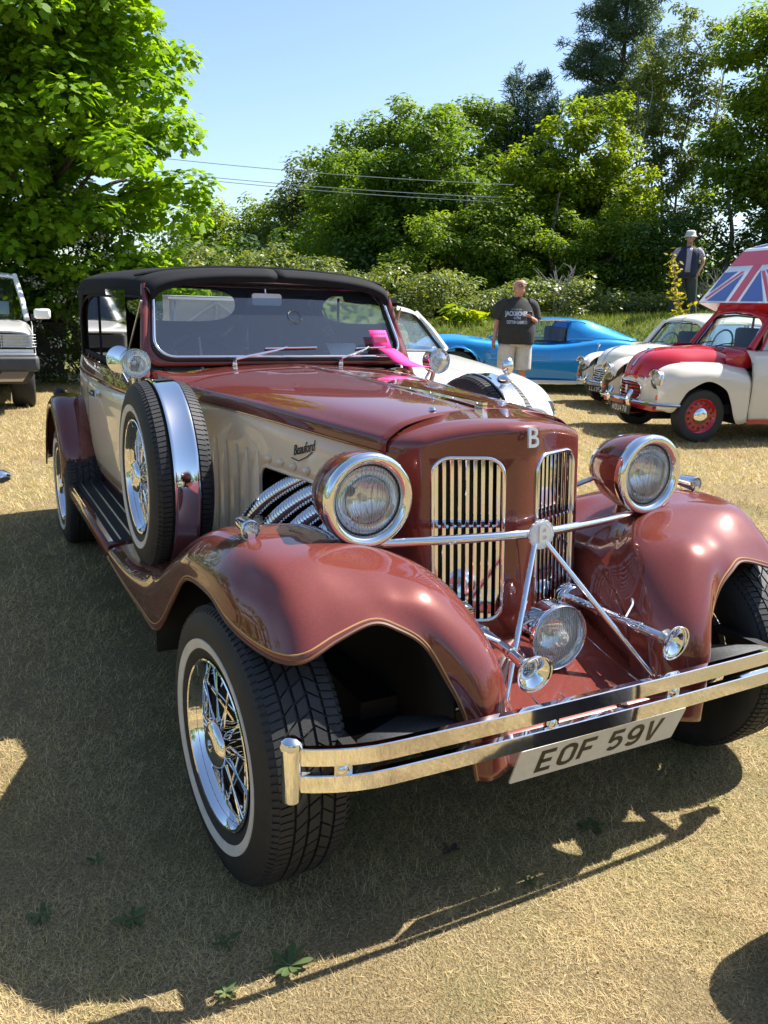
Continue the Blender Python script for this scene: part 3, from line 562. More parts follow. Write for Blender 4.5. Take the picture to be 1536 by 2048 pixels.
# ---- rear wings and running boards
RP = cr([(0, 2.84, .36), (0, 2.79, .44), (0, 2.80, .56), (0, 2.87, .68), (0, 2.99, .785), (0, 3.14, .83), (0, 3.32, .80), (0, 3.50, .69), (0, 3.64, .53), (0, 3.72, .38)], 5)
RT = np.gradient(RP, axis=0); RN = np.array([nrm(A(0, -t[2], t[1])) for t in RT])
RN = np.array([n if n @ (p-A(0, 3.1, .3)) > 0 else -n for n, p in zip(RN, RP)])
def rwing(s, X):
    G = [[p + A(x, 0, 0) + n*h for x, h in ((.66, -.03), (.70, -.008), (.76, .0), (.815, -.002), (.848, -.016), (.864, -.042), (.866, -.075))] for p, n in zip(RP, RN)]
    MB().grid(X(G)).build('rear_wing', M_MAROON, car, thick=.006)
    MB().tube(X([p + A(.866, 0, 0) - n*.075 for p, n in zip(RP, RN)]), .005, 6).build('wing_bead', M_BEAD, car)
    MB().ball(X((.80, 3.30, .815)), (.035, .05, .035), 14).build('tail_lamp', M_BLACK, car)
    MB().grid(X([[(x, 1.55, z) for x, z in ((.845, .35), (.843, .385), (.835, .398), (.80, .402), (.58, .402))], [(x, 2.845, z) for x, z in ((.845, .35), (.843, .385), (.835, .398), (.80, .402), (.58, .402))]])).build('running_board', M_MAROON, car, thick=.006)
    MB().box(X((.828, 2.14, .408)), (.018, 1.16, .010)).build('board_edge_trim', M_CHROME, car)
    MB().box(X((.715, 2.16, .4055)), (.19, 1.2, .004)).build('board_mat', M_DARK, car)
    for x in (.635, .685, .735, .785): MB().tube(X([(x, 1.58, .409), (x, 2.76, .409)]), .0042, 6).build('tread_strip', M_STEEL, car)
    # sill drop between the body and the board
    MB().grid(X([[(.645, 1.42, z) for z in (.40, .44)], [(.665, 2.84, z) for z in (.40, .44)]])).build('board_riser', M_MAROON, car)
both(rwing)
# ---- windscreen
def ws(a, t, off=0):
    """windscreen plane: a across in metres at the foot, t 0..1 upward"""
    return A(a*(1-.085*t), 1.735 + .20*t - .0*off + .02*(abs(a)/.6)**2, 1.095 + .335*t) + A(0, -off*.86, off*.5)
def wloop(w, h0, h1, r, off=0): 
    hm = (h0+h1)/2; return [ws(p[0], hm+p[1], off) for p in [(q[0], q[1]) for q in [(x, y/.39) for x, y in rrect(2*w, (h1-h0)*.39, r, 7)]]]
o_, i_ = wloop(.622, -.01, 1.045, .06), wloop(.588, .062, 1.02, .085)
MB().ring(o_, i_).build('windscreen_frame', M_MAROON, car, thick=.03)
MB().tube(wloop(.590, .050, 1.03, .086, .016), .012, 8, close=True).build('screen_seal', M_BLACK, car, ang=180)
MB().tube(wloop(.5885, .066, 1.02, .09, .026), .0065, 8, close=True).build('screen_trim', M_CHROME, car, ang=180)
MB().poly(wloop(.586, .06, 1.02, .084, .006)).build('windscreen', M_GLASS, car)
both(lambda s, X: MB().tube(X([(.625, 1.74, 1.04), (.612, 1.80, 1.15), (.575, 1.93, 1.42)]), [.022, .020, .018], 10).build('screen_pillar', M_MAROON, car))
# wipers
for (x0, x1) in ((-.25, .14), (.25, .50)):
    w = MB().tube([ws(x0, .0, .03), ws(x0, .02, .045), ws((x0+x1)/2, .12, .05), ws(x0+(x1-x0)*.62, .165, .045)], [.006, .006, .0045, .004], 8).build('wiper', M_CHROME, car)
    MB().lathe([(.013, 0), (.012, .012), (.006, .02), (0, .02)], ws(x0, -.02, .012), (0, -.3, 1), 14).build('wiper_spindle', M_CHROME, w)
    MB().tube([ws(x0+(x1-x0)*.36, .150, .026), ws(x1, .165, .026)], .005, 6).build('wiper_blade', M_BLACK, w)
    MB().tube([ws(x0+(x1-x0)*.36, .157, .036), ws(x1, .172, .036)], .004, 6).build('blade_back', M_CHROME, w)
# pillar spot lamps with mirrors behind, wing mirror on the far spare
def pillar_lamp(s, X):
    o = A(.692, 1.585, 1.116); h = lamp(s, X, o, .058, 'pillar_lamp', M_CHROME, .085, False, False)
    MB().tube(X(cr([(.692, 1.63, 1.06), (.685, 1.64, 1.02), (.66, 1.66, .985), (.62, 1.68, .97)], 5)), [.012]*16, 10).build('lamp_bracket', M_CHROME, h)
    m = MB().lathe([(0, -.012), (.040, -.010), (.052, -.002), (.054, .002), (.050, .004), (0, .0045)], X((.735, 1.70, 1.125)), nrm(X((.58, -.80, .12))), 32).build('round_mirror', M_CHROME, car)
    MB().tube(X([(.73, 1.71, 1.08), (.70, 1.72, 1.02), (.65, 1.73, .99)]), .007, 8).build('mirror_arm', M_CHROME, m)
both(pillar_lamp)
wm = MB().ball((.70, 1.05, 1.135), (.028, .018, .036), 14).build('wing_mirror', M_CHROME, car); MB().tube([(.70, 1.05, 1.10), (.70, 1.07, 1.06)], [.008, .016], 10).build('mirror_stem', M_CHROME, wm)
MB().ball((.665, 1.02, 1.085), (.03, .04, .022), 12).build('spare_clamp', M_CHROME, car)
# ---- black soft top
ys = [1.868, 1.872, 1.90, 1.98, 2.3, 2.8, 3.15, 3.42, 3.58, 3.66]; zc = [1.452, 1.474, 1.492, 1.507, 1.518, 1.520, 1.518, 1.50, 1.475, 1.43]
hw = [.555, .568, .582, .605, .645, .665, .667, .655, .60, .50]
rows = []
for y, z, w in zip(ys, zc, hw):
    bend = .10 if y > 3.4 else 0
    rows.append([(0, y, z), (w*.4, y-.1*bend, z-.006), (w*.75, y-.4*bend, z-.026), (w*.93, y-.8*bend, z-.055), (w*.99, y-bend, z-.088), (w, y-bend, z-.15 if y > 1.96 else z-.085)])
rows[0] = [(p[0], p[1]+.012, p[2]-.004) for p in rows[0]]
TOP = surf(rows, 6, 5)
both(lambda s, X: MB().grid(X(TOP)).build('soft_top', M_CLOTH, car, thick=.006))
both(lambda s, X: MB().tube(X(cr([(.61, 1.84, 1.37), (.652, 2.3, 1.368), (.667, 2.8, 1.367), (.668, 3.05, 1.34), (.668, 3.17, 1.28), (.668, 3.20, 1.16), (.668, 3.2, 1.05)], 6)), .006, 6).build('top_hem', M_CLOTH, car))
for y in (2.02, 2.75): MB().tube([(x, y, np.interp(y, ys, zc)-.055*(abs(x)/.6)**2.5+.006) for x in np.linspace(-.6, .6, 15)], .007, 6).build('top_seam', M_CLOTH, car)
def quarter(s, X):
    pl_ = cr([(.667, 3.02, 0), (.668, 3.2, 0), (.652, 3.37, 0), (.60, 3.52, 0), (.52, 3.605, 0), (.44, 3.635, 0)], 5); G = []
    for i, z in enumerate(np.linspace(1.03, 1.405, 9)):
        y0 = 3.20 if z < 1.25 else (3.20 - .20*((z-1.25)/.155)**1.6)
        row = []
        for p in pl_: q = p.copy(); q[2] = z; q[1] = max(q[1], y0); row.append(q)
        G.append(row)
    MB().grid(X(G)).build('rear_quarter', M_CLOTH, car, thick=.006)
    MB().grid(X([[(.655, y, z) for z in (1.05, 1.2, 1.40)] for y in (1.95, 2.3, 2.75, 3.2)])).build('side_screen', M_PVC, car)
    MB().tube(X([(.655, 2.66, 1.05), (.655, 2.66, 1.39)]), .007, 6).build('screen_post', M_CLOTH, car)
    MB().grid(X([[(.658, 1.9+y, z) for z in (1.04, 1.075)] for y in (0, .3, .7, 1.3)])).build('screen_foot', M_CLOTH, car, thick=.006)
    for k in range(6): MB().box(X((.668, 2.35+k*.13, 1.05)), (.006, .008, .022)).build('turnbuckle', M_CHROME, car)
    MB().tube(X([(.612, 1.83, 1.355), (.642, 1.99, 1.14)]), .005, 8).build('stay_rod', M_STEEL, car)
    MB().tube(X([(.640, 2.95, 1.36), (.645, 2.62, 1.08)]), .005, 8).build('stay_rod', M_STEEL, car)
both(quarter)
oval = [(.345*math.copysign(abs(math.cos(a))**.62, math.cos(a)), .104*math.copysign(abs(math.sin(a))**.8, math.sin(a))) for a in np.linspace(0, 2*math.pi, 41)[:-1]]
def back(x, z): return (x, 3.64 - .06*((z-1.25)/.2)*(1 if z > 1.25 else .3), z)
inner = [back(x, 1.325+z) for x, z in oval]
outer = [back(*(lambda k: (x*k, 1.325+z*k if z < 0 else 1.325+z*min(k, 1.25)))(min(.45/max(abs(x), 1e-3), .29/max(abs(z), 1e-3)))) for x, z in oval]
MB().ring(outer, inner).build('rear_panel', M_CLOTH, car, thick=.006)
both(lambda s, X: MB().poly(X([back(.28, 1.455), back(.45, 1.455), back(.45, 1.30), back(.30, 1.44)])).build('rear_gusset', M_CLOTH, car))
MB().poly([A(*p)+A(0, .003, 0) for p in inner]).build('rear_window', M_PVC, car)
# ---- cabin
MB().box((0, 2.6, .46), (1.2, 2.3, .04)).build('cabin_floor', M_DARK, car)
MB().box((0, 1.86, .98), (1.16, .16, .16)).build('dashboard', mat('dark dashboard', (.05, .018, .014), .35), car, bevel=.02)
for x in (-.30, .30):
    for (y, n) in ((2.42, 'front_seat'), (3.12, 'rear_seat')):
        se = MB().grid(surf([[(x+dx, y+.10*(z-.6)+.0, z) for dx in (-.27, -.25, 0, .25, .27)] for z in (.55,)] + [[(x+dx*1.0, y-.05+.14*(z-.6)+(.03 if abs(dx) > .26 else 0), z) for dx in (-.275, -.25, 0, .25, .275)] for z in (.68, .83, .955, .99)] + [[(x+dx, y+.12+.10*(z-.6), z) for dx in (-.27, -.25, 0, .25, .27)] for z in (.99, .8, .55)], 3, 3)).build(n, M_GREYSEAT, car)
        for q in (-.09, .09): MB().tube([(x+q, y-.058+.14*(z-.6), z) for z in (.70, .85, .965)], .004, 6).build('seat_seam', M_BLACK, se)
        MB().box((x, y-.25, .60), (.52, .5, .14)).build('seat_cushion', M_GREYSEAT, se, bevel=.03)
sw = MB().tube([(-.31+.185*math.cos(a), 2.02+.05*math.sin(a), 1.03+.175*math.sin(a)) for a in np.linspace(0, 2*math.pi, 41)[:-1]], .010, 8, close=True).build('steering_wheel', mat('wheel rim', (.02, .014, .012), .35), car)
for a in (90, 210, 330): MB().tube([(-.31, 2.01, 1.03), (-.31+.18*math.cos(R(a)), 2.02+.05*math.sin(R(a)), 1.03+.17*math.sin(R(a)))], .006, 6).build('wheel_spoke', M_STEEL, sw)
MB().prism(rrect(.14, .052, .012, 3), (-.035, 1.925, 1.372), (1, 0, 0), (0, .1, 1), .012).build('rear_view_mirror', mat('mirror back', (.55, .56, .58), .3), car); MB().tube([(-.035, 1.925, 1.37), (-.035, 1.935, 1.42)], .005, 6).build('mirror_stalk', M_CHROME, car)
MB().lathe([(.030, .0), (.034, .003), (.030, .006)], ws(.085, .62, -.004), (0, -.86, .5), 24).build('tax_disc_holder', M_PVC, car)
# ------------------------------------------------------------------ other vehicles (front faces local -Y, +X is the car's own left)
M_WHITECAR = paint_mat('old english white paint', (.70, .68, .60), 0, .03, .4)
M_IVORY = paint_mat('ivory paint', (.66, .60, .50), 0, .03, .4)
M_RED = paint_mat('signal red paint', (.42, .012, .022), 0, .05, .4)
M_BLUE = paint_mat('metallic blue paint', (.018, .25, .60), .25, .12, .35)
M_SUVWHITE = paint_mat('white paint', (.70, .69, .66), 0, .02, .4)
M_GLASS2 = glass_mat('side glass', (.80, .88, .86), 1.5)
M_CABIN = mat('dark cabin trim', (.03, .028, .027), .7)
M_ORANGE = mat('amber lens', (.7, .09, .01), .25, coat=.6)
M_REDLENS = mat('red lens', (.5, .012, .012), .25, coat=.6)
M_PLASTIC = mat('grey bumper plastic', (.055, .058, .062), .55, var=.15)
M_FLAGBLUE = mat('flag blue', (.03, .07, .28), .35, coat=.4); M_FLAGRED = mat('flag red', (.50, .03, .05), .35, coat=.4); M_FLAGWHITE = mat('flag white', (.75, .76, .78), .35, coat=.4)
def place(u, d, deg):
    """ground point and rz for a vehicle whose nose points deg towards the viewer from image-left"""
    fw = -math.cos(R(deg))*R0 - math.sin(R(deg))*F0; p = W2(u, d); p[2] = 0; return p, math.atan2(fw[0], -fw[1])
def simple_wheel(root, loc, r, w, rimmat, side, rr=.62, cap=True, holes=0):
    o = link(bpy.data.objects.new('wheel', None), root); o.location = loc; o.rotation_euler = (0, 0, 0 if side > 0 else math.pi)
    MB().lathe([(r*rr, -w/2), (r*.8, -w*.56), (r*.95, -w*.5), (r, -w*.38), (r, w*.38), (r*.95, w*.5), (r*.8, w*.56), (r*rr, w*.46)], ax=(1, 0, 0), n=40).build('tyre', M_TYRE, o)
    MB().lathe([(r*rr*1.02, w*.44), (r*rr*.97, w*.47), (r*rr*.90, w*.40), (r*rr*.82, w*.28), (r*rr*.62, w*.30), (r*rr*.45, w*.34), (0, w*.34)], ax=(1, 0, 0), n=36).build('rim', rimmat, o)
    if cap: MB().lathe([(r*rr*.47, w*.34), (r*rr*.45, w*.45), (r*rr*.34, w*.55), (r*rr*.15, w*.58), (0, w*.58)], ax=(1, 0, 0), n=28).build('hub_cap', M_CHROME, o)
    for k in range(holes):
        a = 2*math.pi*k/holes; MB().lathe([(.014, .001), (0, .001)], (w*.295, math.sin(a)*r*rr*.72, math.cos(a)*r*rr*.72), (1, 0, 0), 10).build('rim_hole', M_BLACK, o)
    return o
def two(fn):
    for s in (-1, 1): fn(s, (lambda P, s=s: np.asarray(P, float)*A(s, 1, 1)))
def arch(y, yc=0., zc=.29, r=.395, base=.22): 
    q = r*r - (y-yc)**2; return zc + math.sqrt(q) if q > 0 else base
def minor(name, label, u, d, deg, bonnet, wing, bars, rim, plate, van):
    p, rz = place(u, d, deg); t = thing(name, label, 'car', p, rz)
    rows = []
    for (y, pts) in [(-.60, [(.34, .60), (.42, .645), (.52, .63), (.60, .565), (.63, .47)]), (-.55, [(.36, .67), (.45, .715), (.57, .70), (.655, .62), (.68, .50)]), (-.42, [(.38, .75), (.48, .795), (.62, .775), (.715, .68), (.735, .54)]),
                     (-.25, [(.40, .79), (.50, .83), (.645, .81), (.742, .71), (.76, .58)]), (0, [(.42, .81), (.52, .845), (.655, .825), (.75, .74), (.768, .67)]), (.25, [(.45, .81), (.54, .84), (.66, .82), (.75, .73), (.768, .60)]),
                     (.36, [(.47, .80), (.56, .83), (.665, .80), (.75, .71), (.768, .52)]), (.48, [(.50, .79), (.58, .81), (.67, .78), (.75, .69), (.765, .50)]), (.64, [(.56, .77), (.61, .79), (.68, .75), (.745, .67), (.76, .50)])]:
        e = arch(y) if y > -.35 else .34; rows.append([(x, y, z) for x, z in pts] + [(pts[-1][0]-.004, y, max(e, .22) if e < pts[-1][1] else pts[-1][1]-.01)])
    Gw = surf(rows, 5, 5)
    two(lambda s, X: MB().grid(X(Gw)).build('front_wing', wing, t, thick=.006))
    two(lambda s, X: MB().grid(X([[(.30, y, z) for z in (.2, .5, .75)] for y in (-.5, 0, .5)] + [[(.74, .5, z) for z in (.2, .5, .7)]])).build('inner_arch', M_DARK, t))
    prof = [(-.60, .66, .20), (-.57, .74, .25), (-.50, .835, .30), (-.38, .915, .34), (-.15, .965, .40), (.15, .985, .46), (.42, 1.0, .53), (.62, .99, .57)]
    rows = [[(0, y, z), (w*.42, y, z-.012), (w*.75, y+(.02 if y < -.3 else 0), z-.055), (w*.96, y+(.05 if y < -.3 else 0), z-.13), (w*1.02, y+(.07 if y < -.3 else 0), min(z-.20, .80))] for y, z, w in prof]
    Gb = surf(rows, 4, 4)
    two(lambda s, X: MB().grid(X(Gb)).build('bonnet', bonnet, t, thick=.004))
    MB().tube([(0, -.565, .765), (0, -.50, .845), (0, -.38, .925), (0, -.28, .948)], [.012, .010, .012, .02], 8).build('bonnet_strip', M_CHROME, t)
    two(lambda s, X: MB().box(X((.50, .20, .835)), (.02, .85, .018)).build('flash_strip', wing, t) if van else None)
    # nose with oval grille
    gl = rrect(.60, .30, .11, 6); hole = rrect(.44, .20, .07, 6)
    MB().ring([(a, -.615+.12*(abs(a)/.3)**2, .50+b) for a, b in gl], [(a, -.625+.12*(abs(a)/.3)**2, .50+b) for a, b in hole]).build('grille_panel', wing, t, thick=.006)
    MB().tube([(a*1.0, -.628+.12*(abs(a)/.3)**2, .50+b) for a, b in hole], .008, 6, close=True).build('grille_ring', M_CHROME, t)
    MB().tube([(a, -.618+.12*(abs(a)/.3)**2, .50+b) for a, b in gl], .007, 6, close=True).build('panel_trim', M_CHROME, t)
    MB().grid([[(x, -.57+.12*(abs(x)/.3)**2, z) for z in (.38, .62)] for x in np.linspace(-.26, .26, 7)]).build('grille_backing', M_BLACK, t)
    for z in (.43, .466, .502, .538, .574): MB().tube([(x, -.612+.12*(abs(x)/.3)**2, z) for x in np.linspace(-.20, .20, 9)], .0095, 6).build('grille_bar', bars, t)
    MB().prism([(-.02, .045), (.02, .045), (.02, 0), (0, -.05), (-.02, 0)], (0, -.622, .505), (1, 0, 0), (0, 0, 1), .01).build('grille_crest', M_ALU if van else M_CHROME, t)
    two(lambda s, X: MB().grid(X([[(.24, -.57, .34), (.26, -.55, .66)], [(.36, -.50, .34), (.37, -.50, .62)], [(.62, -.5, .34), (.6, -.52, .5)]])).build('nose_side', wing, t))
    MB().box((0, -.50, .34), (1.1, .2, .05)).build('nose_valance', bonnet, t)
    # bumper
    bp = cr([(-.74, -.36, .40), (-.70, -.52, .40), (-.5, -.66, .40), (0, -.70, .40), (.5, -.66, .40), (.70, -.52, .40), (.74, -.36, .40)], 5)
    MB().tube(bp, .036, 8, flat=.55).build('front_bumper', M_CHROME, t)
    two(lambda s, X: MB().tube(X(cr([(.22, -.70, .31), (.22, -.74, .38), (.22, -.735, .45), (.22, -.69, .51)], 4)), [.012]+[.028]*11+[.016], 8).build('overrider', M_CHROME, t))
    if plate:
        q = MB().box((0, -.70, .29), (.46 if van else .44, .008, .10)).build('number_plate', M_PLATEBLK, t); xx = -.5*(len(plate)*.056-.012)
        for c in plate:
            if c != ' ': plate_text(c, (xx+.02, -.7065, .29), (1, 0, 0), (0, 0, 1), .042, .068, .010, 0, 0, M_PLATE, q)
            xx += .056
    def head(s, X):
        o = X((.545, -.575, .655)); h = MB().lathe([(.085, -.06), (.102, -.03), (.104, .0), (.098, .012), (.088, .012)], o, (0, -1, .02), 28).build('headlamp', M_CHROME, t)
        MB().lathe([(.09, .008), (.06, .03), (0, .038)], o, (0, -1, .02), 24).build('lens', M_CLEAR, h); MB().lathe([(.088, .0), (.05, -.03), (0, -.04)], o, (0, -1, .02), 20).build('reflector', M_CHROME, h)
        G = [[np.asarray(o) + A(math.cos(a)*r_*s, -dp, math.sin(a)*r_) for a in np.linspace(R(10), R(170), 12)] for r_, dp in ((.104, 0), (.106, .05))]; MB().grid(G).build('lamp_peak', M_CHROME, h, thick=.003)
        MB().lathe([(.026, 0), (.024, .02), (.012, .032), (0, .034)], X((.60, -.575, .47)), (0, -1, 0), 14).build('side_lamp', M_ORANGE, t)
    two(head)
    simple_wheel(t, (.64, 0, .285), .285, .15, rim, 1, .66, holes=14 if van else 0); simple_wheel(t, (-.64, 0, .285), .285, .15, rim, -1, .66); simple_wheel(t, (.64, 2.18, .285), .285, .15, rim, 1, .66)
    # body sides
    Gs = [[(x, y, z) for x, z in ((.60, .98), (.66, .93), (.715, .86), (.752, .72), (.76, .55), (.745, .35), (.73, .24))] for y in (.645, .9, 1.2, 1.6, 1.9)] + [[(x*.97, 2.9, z) for x, z in ((.60, .98), (.66, .93), (.715, .86), (.752, .72), (.76, .55), (.745, .35), (.73, .28))]]
    two(lambda s, X: MB().grid(X(surf(Gs, 3, 3))).build('body_side', wing, t, thick=.005))
    two(lambda s, X: MB().box(X((.735, 1.5, .225)), (.03, 1.7, .045)).build('sill', bonnet, t))
    two(lambda s, X: MB().tube(X([(.763, .65, z) for z in (.24,)] + [(x+.003, .65, z) for x, z in ((.748, .35), (.763, .55), (.755, .72), (.718, .86))]), .004, 5).build('door_gap', M_BLACK, t))
    MB().box((0, 1.5, .35), (1.3, 2.4, .1)).build('floor_pan', M_DARK, t); MB().box((0, .2, .5), (.6, .9, .5)).build('engine', M_DARK, t)
    two(lambda s, X: MB().grid(X([[(.49, .40, 1.0), (.535, .40, .94), (.56, .40, .78)], [(.53, .66, 1.0), (.60, .66, .96), (.625, .66, .78)], [(.55, .80, 1.0), (.615, .80, .975), (.66, .80, .9)]])).build('cowl_side', bonnet, t, thick=.004))
    # cab
    foot = lambda a: A(a, .60 + .16*(abs(a)/.5)**2, .995 - .03*(abs(a)/.5)); head_ = lambda a: A(a*.90, .93 + .10*(abs(a)/.5)**2, 1.345 - .02*(abs(a)/.5)); xs_ = np.linspace(-.50, .50, 13)
    MB().grid([[foot(a) for a in xs_], [head_(a) for a in xs_]]).build('windscreen', M_GLASS2, t)
    loop = [foot(a) for a in xs_] + [head_(a) for a in xs_[::-1]]; MB().tube(loop, .014, 6, close=True).build('screen_rubber', M_BLACK, t)
    MB().tube([q*A(1, 1, 1)+A(0, -.012, .008) for q in loop], .006, 6, close=True).build('screen_trim', M_CHROME, t)
    two(lambda s, X: MB().tube(X([(.56, .74, .985), (.535, .90, 1.18), (.49, 1.06, 1.36)]), [.045, .036, .04], 10).build('screen_pillar', bonnet if van else wing, t))
    MB().grid([[(a, .64 + .13*(abs(a)/.5)**2+k, .985+(.02 if k == 0 else -.02)) for a in xs_] for k in (-.06, 0, .05)]).build('scuttle', bonnet, t)
    roof = [[(0, y, z), (w*.5, y, z-.015), (w*.85, y, z-.06), (w, y, z-.12), (w*1.03, y, z-.17)] for y, z, w in [(.95, 1.375, .46), (1.02, 1.43, .50), (1.2, 1.475, .54), (1.6, 1.50, .56), (2.1, 1.49, .56), (2.6, 1.42, .52), (2.9, 1.25, .48)]]
    Gr = surf(roof, 4, 4); two(lambda s, X: MB().grid(X(Gr)).build('roof', bonnet if van else wing, t, thick=.006))
    rc = bonnet if van else wing
    two(lambda s, X: MB().tube(X(cr([(.60, .86, .98), (.565, 1.02, 1.22), (.555, 1.16, 1.33), (.57, 1.7, 1.345), (.575, 1.74, 1.30), (.62, 1.76, .98)], 5)), .018, 8).build('door_frame', rc, t))
    two(lambda s, X: MB().poly(X([(.60, .88, .985), (.572, 1.04, 1.22), (.56, 1.17, 1.325), (.575, 1.70, 1.335), (.615, 1.74, .985)])).build('door_glass', M_GLASS2, t))
    two(lambda s, X: MB().tube(X([(.60, 1.02, .985), (.575, 1.10, 1.28)]), .008, 6).build('quarter_light_post', M_CHROME if not van else rc, t))
    if not van:
        two(lambda s, X: MB().poly(X([(.615, 1.80, .985), (.58, 1.80, 1.33), (.56, 2.25, 1.30), (.60, 2.45, .99)])).build('rear_side_glass', M_GLASS2, t))
        two(lambda s, X: MB().grid(X([[(.56, 2.5, 1.26), (.61, 2.5, .98)], [(.50, 2.85, 1.15), (.58, 2.9, .98)]])).build('rear_quarter', wing, t))
        two(lambda s, X: MB().tube(X([(.56, -.28, .80), (.60, -.22, .92)]), .005, 6).build('mirror_stem', M_CHROME, t))
        two(lambda s, X: MB().ball(X((.605, -.22, .945)), (.045, .018, .034), 12).build('wing_mirror', M_CHROME, t))
    for x in (-.3, .3): MB().box((x, 1.45, .95), (.46, .12, .5)).build('seat_back', M_CABIN, t, bevel=.04)
    MB().tube([(-.3+.19*math.cos(a), 1.02+.05*math.sin(a), 1.0+.17*math.sin(a)) for a in np.linspace(0, 2*math.pi, 25)[:-1]], .012, 6, close=True).build('steering_wheel', M_BLACK, t)
    for x in (-.22, .16): MB().tube([(x, .545, 1.0), (x+.10, .58, 1.03), (x+.24, .61, 1.045)], .007, 6).build('wiper', M_BLACK, t)
    for c in list(t.children):
        if c.type == 'MESH':
            for o_ in [c] + list(c.children): o_.data.transform(Matrix.Diagonal((1, .82, 1, 1)))
        elif abs(c.location.y) > .1: c.location.y *= .9
    return t
rm = minor('minor_van', 'red and white classic van with red wheels and a flag painted camper pod', 3.211, 9.504, 13, M_RED, M_IVORY, M_RED, M_RED, 'ROU478', True)
minor('minor_saloon', 'cream white classic saloon with chrome bumper parked between the blue coupe and the red van', 3.50, 12.0, 19, M_WHITECAR, M_WHITECAR, M_WHITECAR, M_WHITECAR, 'LLJ3F', False).scale = (1, 1, .90)
# camper pod with the flag on its flanks
MB().box((0, 2.12, .84), (1.42, 1.0, .98)).build('van_body', M_IVORY, rm, bevel=.06)
pf = lambda x, q, o=0.: A(x, .72+.48*q-.76*o, 1.48+.57*q+.64*o)      # the slanted front of the pod
prof = [tuple(pf(0, q)[1:]) for q in (0, .75, 1.12)] + [(1.50, 2.19), (2.6, 2.19), (2.6, 1.48)]
sec = [[(s_*.70*k, y, z) for (y, z), k in zip(prof, (1, 1, .96, .90, .90, 1))] for s_ in (-1, 1)]
MB().grid([sec[0] + [sec[0][0]], sec[1] + [sec[1][0]]]).poly(sec[0]).poly(sec[1]).build('camper_pod', M_FLAGWHITE, rm, smooth=False)
under = [(.715, 1.476), (.86, 1.385), (1.05, 1.41), (1.2, 1.36), (2.6, 1.33), (2.6, 1.478)]
sec = [[(s_*w, y, z) for (y, z), w in zip(under, (.695, .56, .56, .56, .56, .695))] for s_ in (-1, 1)]
MB().grid([sec[0] + [sec[0][0]], sec[1] + [sec[1][0]]]).poly(sec[0]).poly(sec[1]).build('pod_underside', M_RED, rm, smooth=False)
FLAG = [(M_FLAGRED, [(-.695, .755), (-.68, 1.06), (.68, 1.06), (.69, .755)]), (M_FLAGRED, [(-.235, .75), (-.09, .75), (.03, .03), (-.12, .03)]), (M_FLAGBLUE, [(-.025, .644), (.48, .03), (.088, .03)]), (M_FLAGBLUE, [(.06, .65), (.66, .65), (.66, .12)]), (M_FLAGRED, [(.0, .63), (.06, .63), (.60, .04), (.56, .02)]),
 (M_FLAGBLUE, [(-.685, .622), (-.425, .636), (-.64, .20)]), (M_FLAGBLUE, [(-.285, .60), (-.188, .03), (-.56, .03)]), (M_FLAGRED, [(-.362, .633), (-.30, .63), (-.60, .06), (-.64, .10)])]
for m_, P in FLAG: MB().poly([pf(x, q, .004) for x, q in P]).build('flag_field', m_, rm, smooth=False)
tf = lambda x, k: A(x, pf(0, 1.12)[1]+(1.50-pf(0, 1.12)[1])*k, pf(0, 1.12)[2]+(2.19-pf(0, 1.12)[2])*k+.004)
for m_, P in [(M_FLAGBLUE, [(-.62, .12), (-.56, .95), (-.25, .95), (-.40, .12)]), (M_FLAGRED, [(-.22, .05), (-.12, 1), (.12, 1), (.05, .05)]), (M_FLAGBLUE, [(.2, .12), (.3, .95), (.56, .95), (.62, .12)])]: MB().poly([tf(*q) for q in P]).build('flag_field', m_, rm, smooth=False)
# ---- blue coupe
p, rz = place(1.08, 14.25, 2)
bc = thing('blue_coupe', 'metallic blue low two seat coupe behind the man in the dark shirt', 'car', p, rz)
T = [(-1.02, .47, .50, .60, .36), (-.85, .56, .62, .76, .28), (-.5, .67, .765, .86, .22), (-.2, .71, .84, .895, .2), (.1, .74, .855, .90, .2), (.4, .77, .83, .87, .2), (.75, .82, .80, .835, .2), (1.2, .83, .785, .82, .2), (1.6, .84, .79, .825, .2), (1.95, .86, .83, .86, .2), (2.3, .88, .885, .90, .2), (2.6, .88, .89, .905, .2), (3.0, .86, .85, .88, .25), (3.30, .80, .78, .82, .35)]
rows = [[(0, y, zc), (w*.35, y, zc), (w*.62, y, zc*.4+cr_*.6), (w*.82, y, cr_), (w*.95, y, cr_-.06), (w, y, .60*cr_+.08), (w*.995, y, .45), (w*.95, y, zb)] for y, zc, cr_, w, zb in T]
Gc = surf(rows, 6, 4)
def cut(i, j):
    q = Gc[i, j]; return q[0] > .6 and any(math.hypot(q[1]-yc, q[2]-.34) < .365 for yc in (0, 2.49))
two(lambda s, X: MB().grid(X(Gc), skip=cut).build('body_shell', M_BLUE, bc, thick=.006))
two(lambda s, X: [MB().tube(X([(.90, yc+.37*math.cos(a), .34+.37*math.sin(a)) for a in np.linspace(R(-15), R(195), 20)]), .012, 6).build('arch_lip', M_BLUE, bc) for yc in (0, 2.49)])
two(lambda s, X: [MB().grid(X([[(x, yc+.40*math.cos(a), .34+.40*math.sin(a)) for a in np.linspace(R(-20), R(200), 14)] for x in (.55, .86)])).grid(X([[(.55, yc+r_*math.cos(a), .34+r_*math.sin(a)) for a in np.linspace(R(-20), R(200), 14)] for r_ in (0, .42)])).build('arch_liner', M_DARK, bc) for yc in (0, 2.49)])
for yc in (0, 2.49): simple_wheel(bc, (.74, yc, .33), .33, .2, M_STEEL, 1); simple_wheel(bc, (-.74, yc, .33), .33, .2, M_STEEL, -1)
two(lambda s, X: MB().box(X((.835, 1.25, .195)), (.03, 1.75, .05)).build('sill_trim', M_ALU, bc))
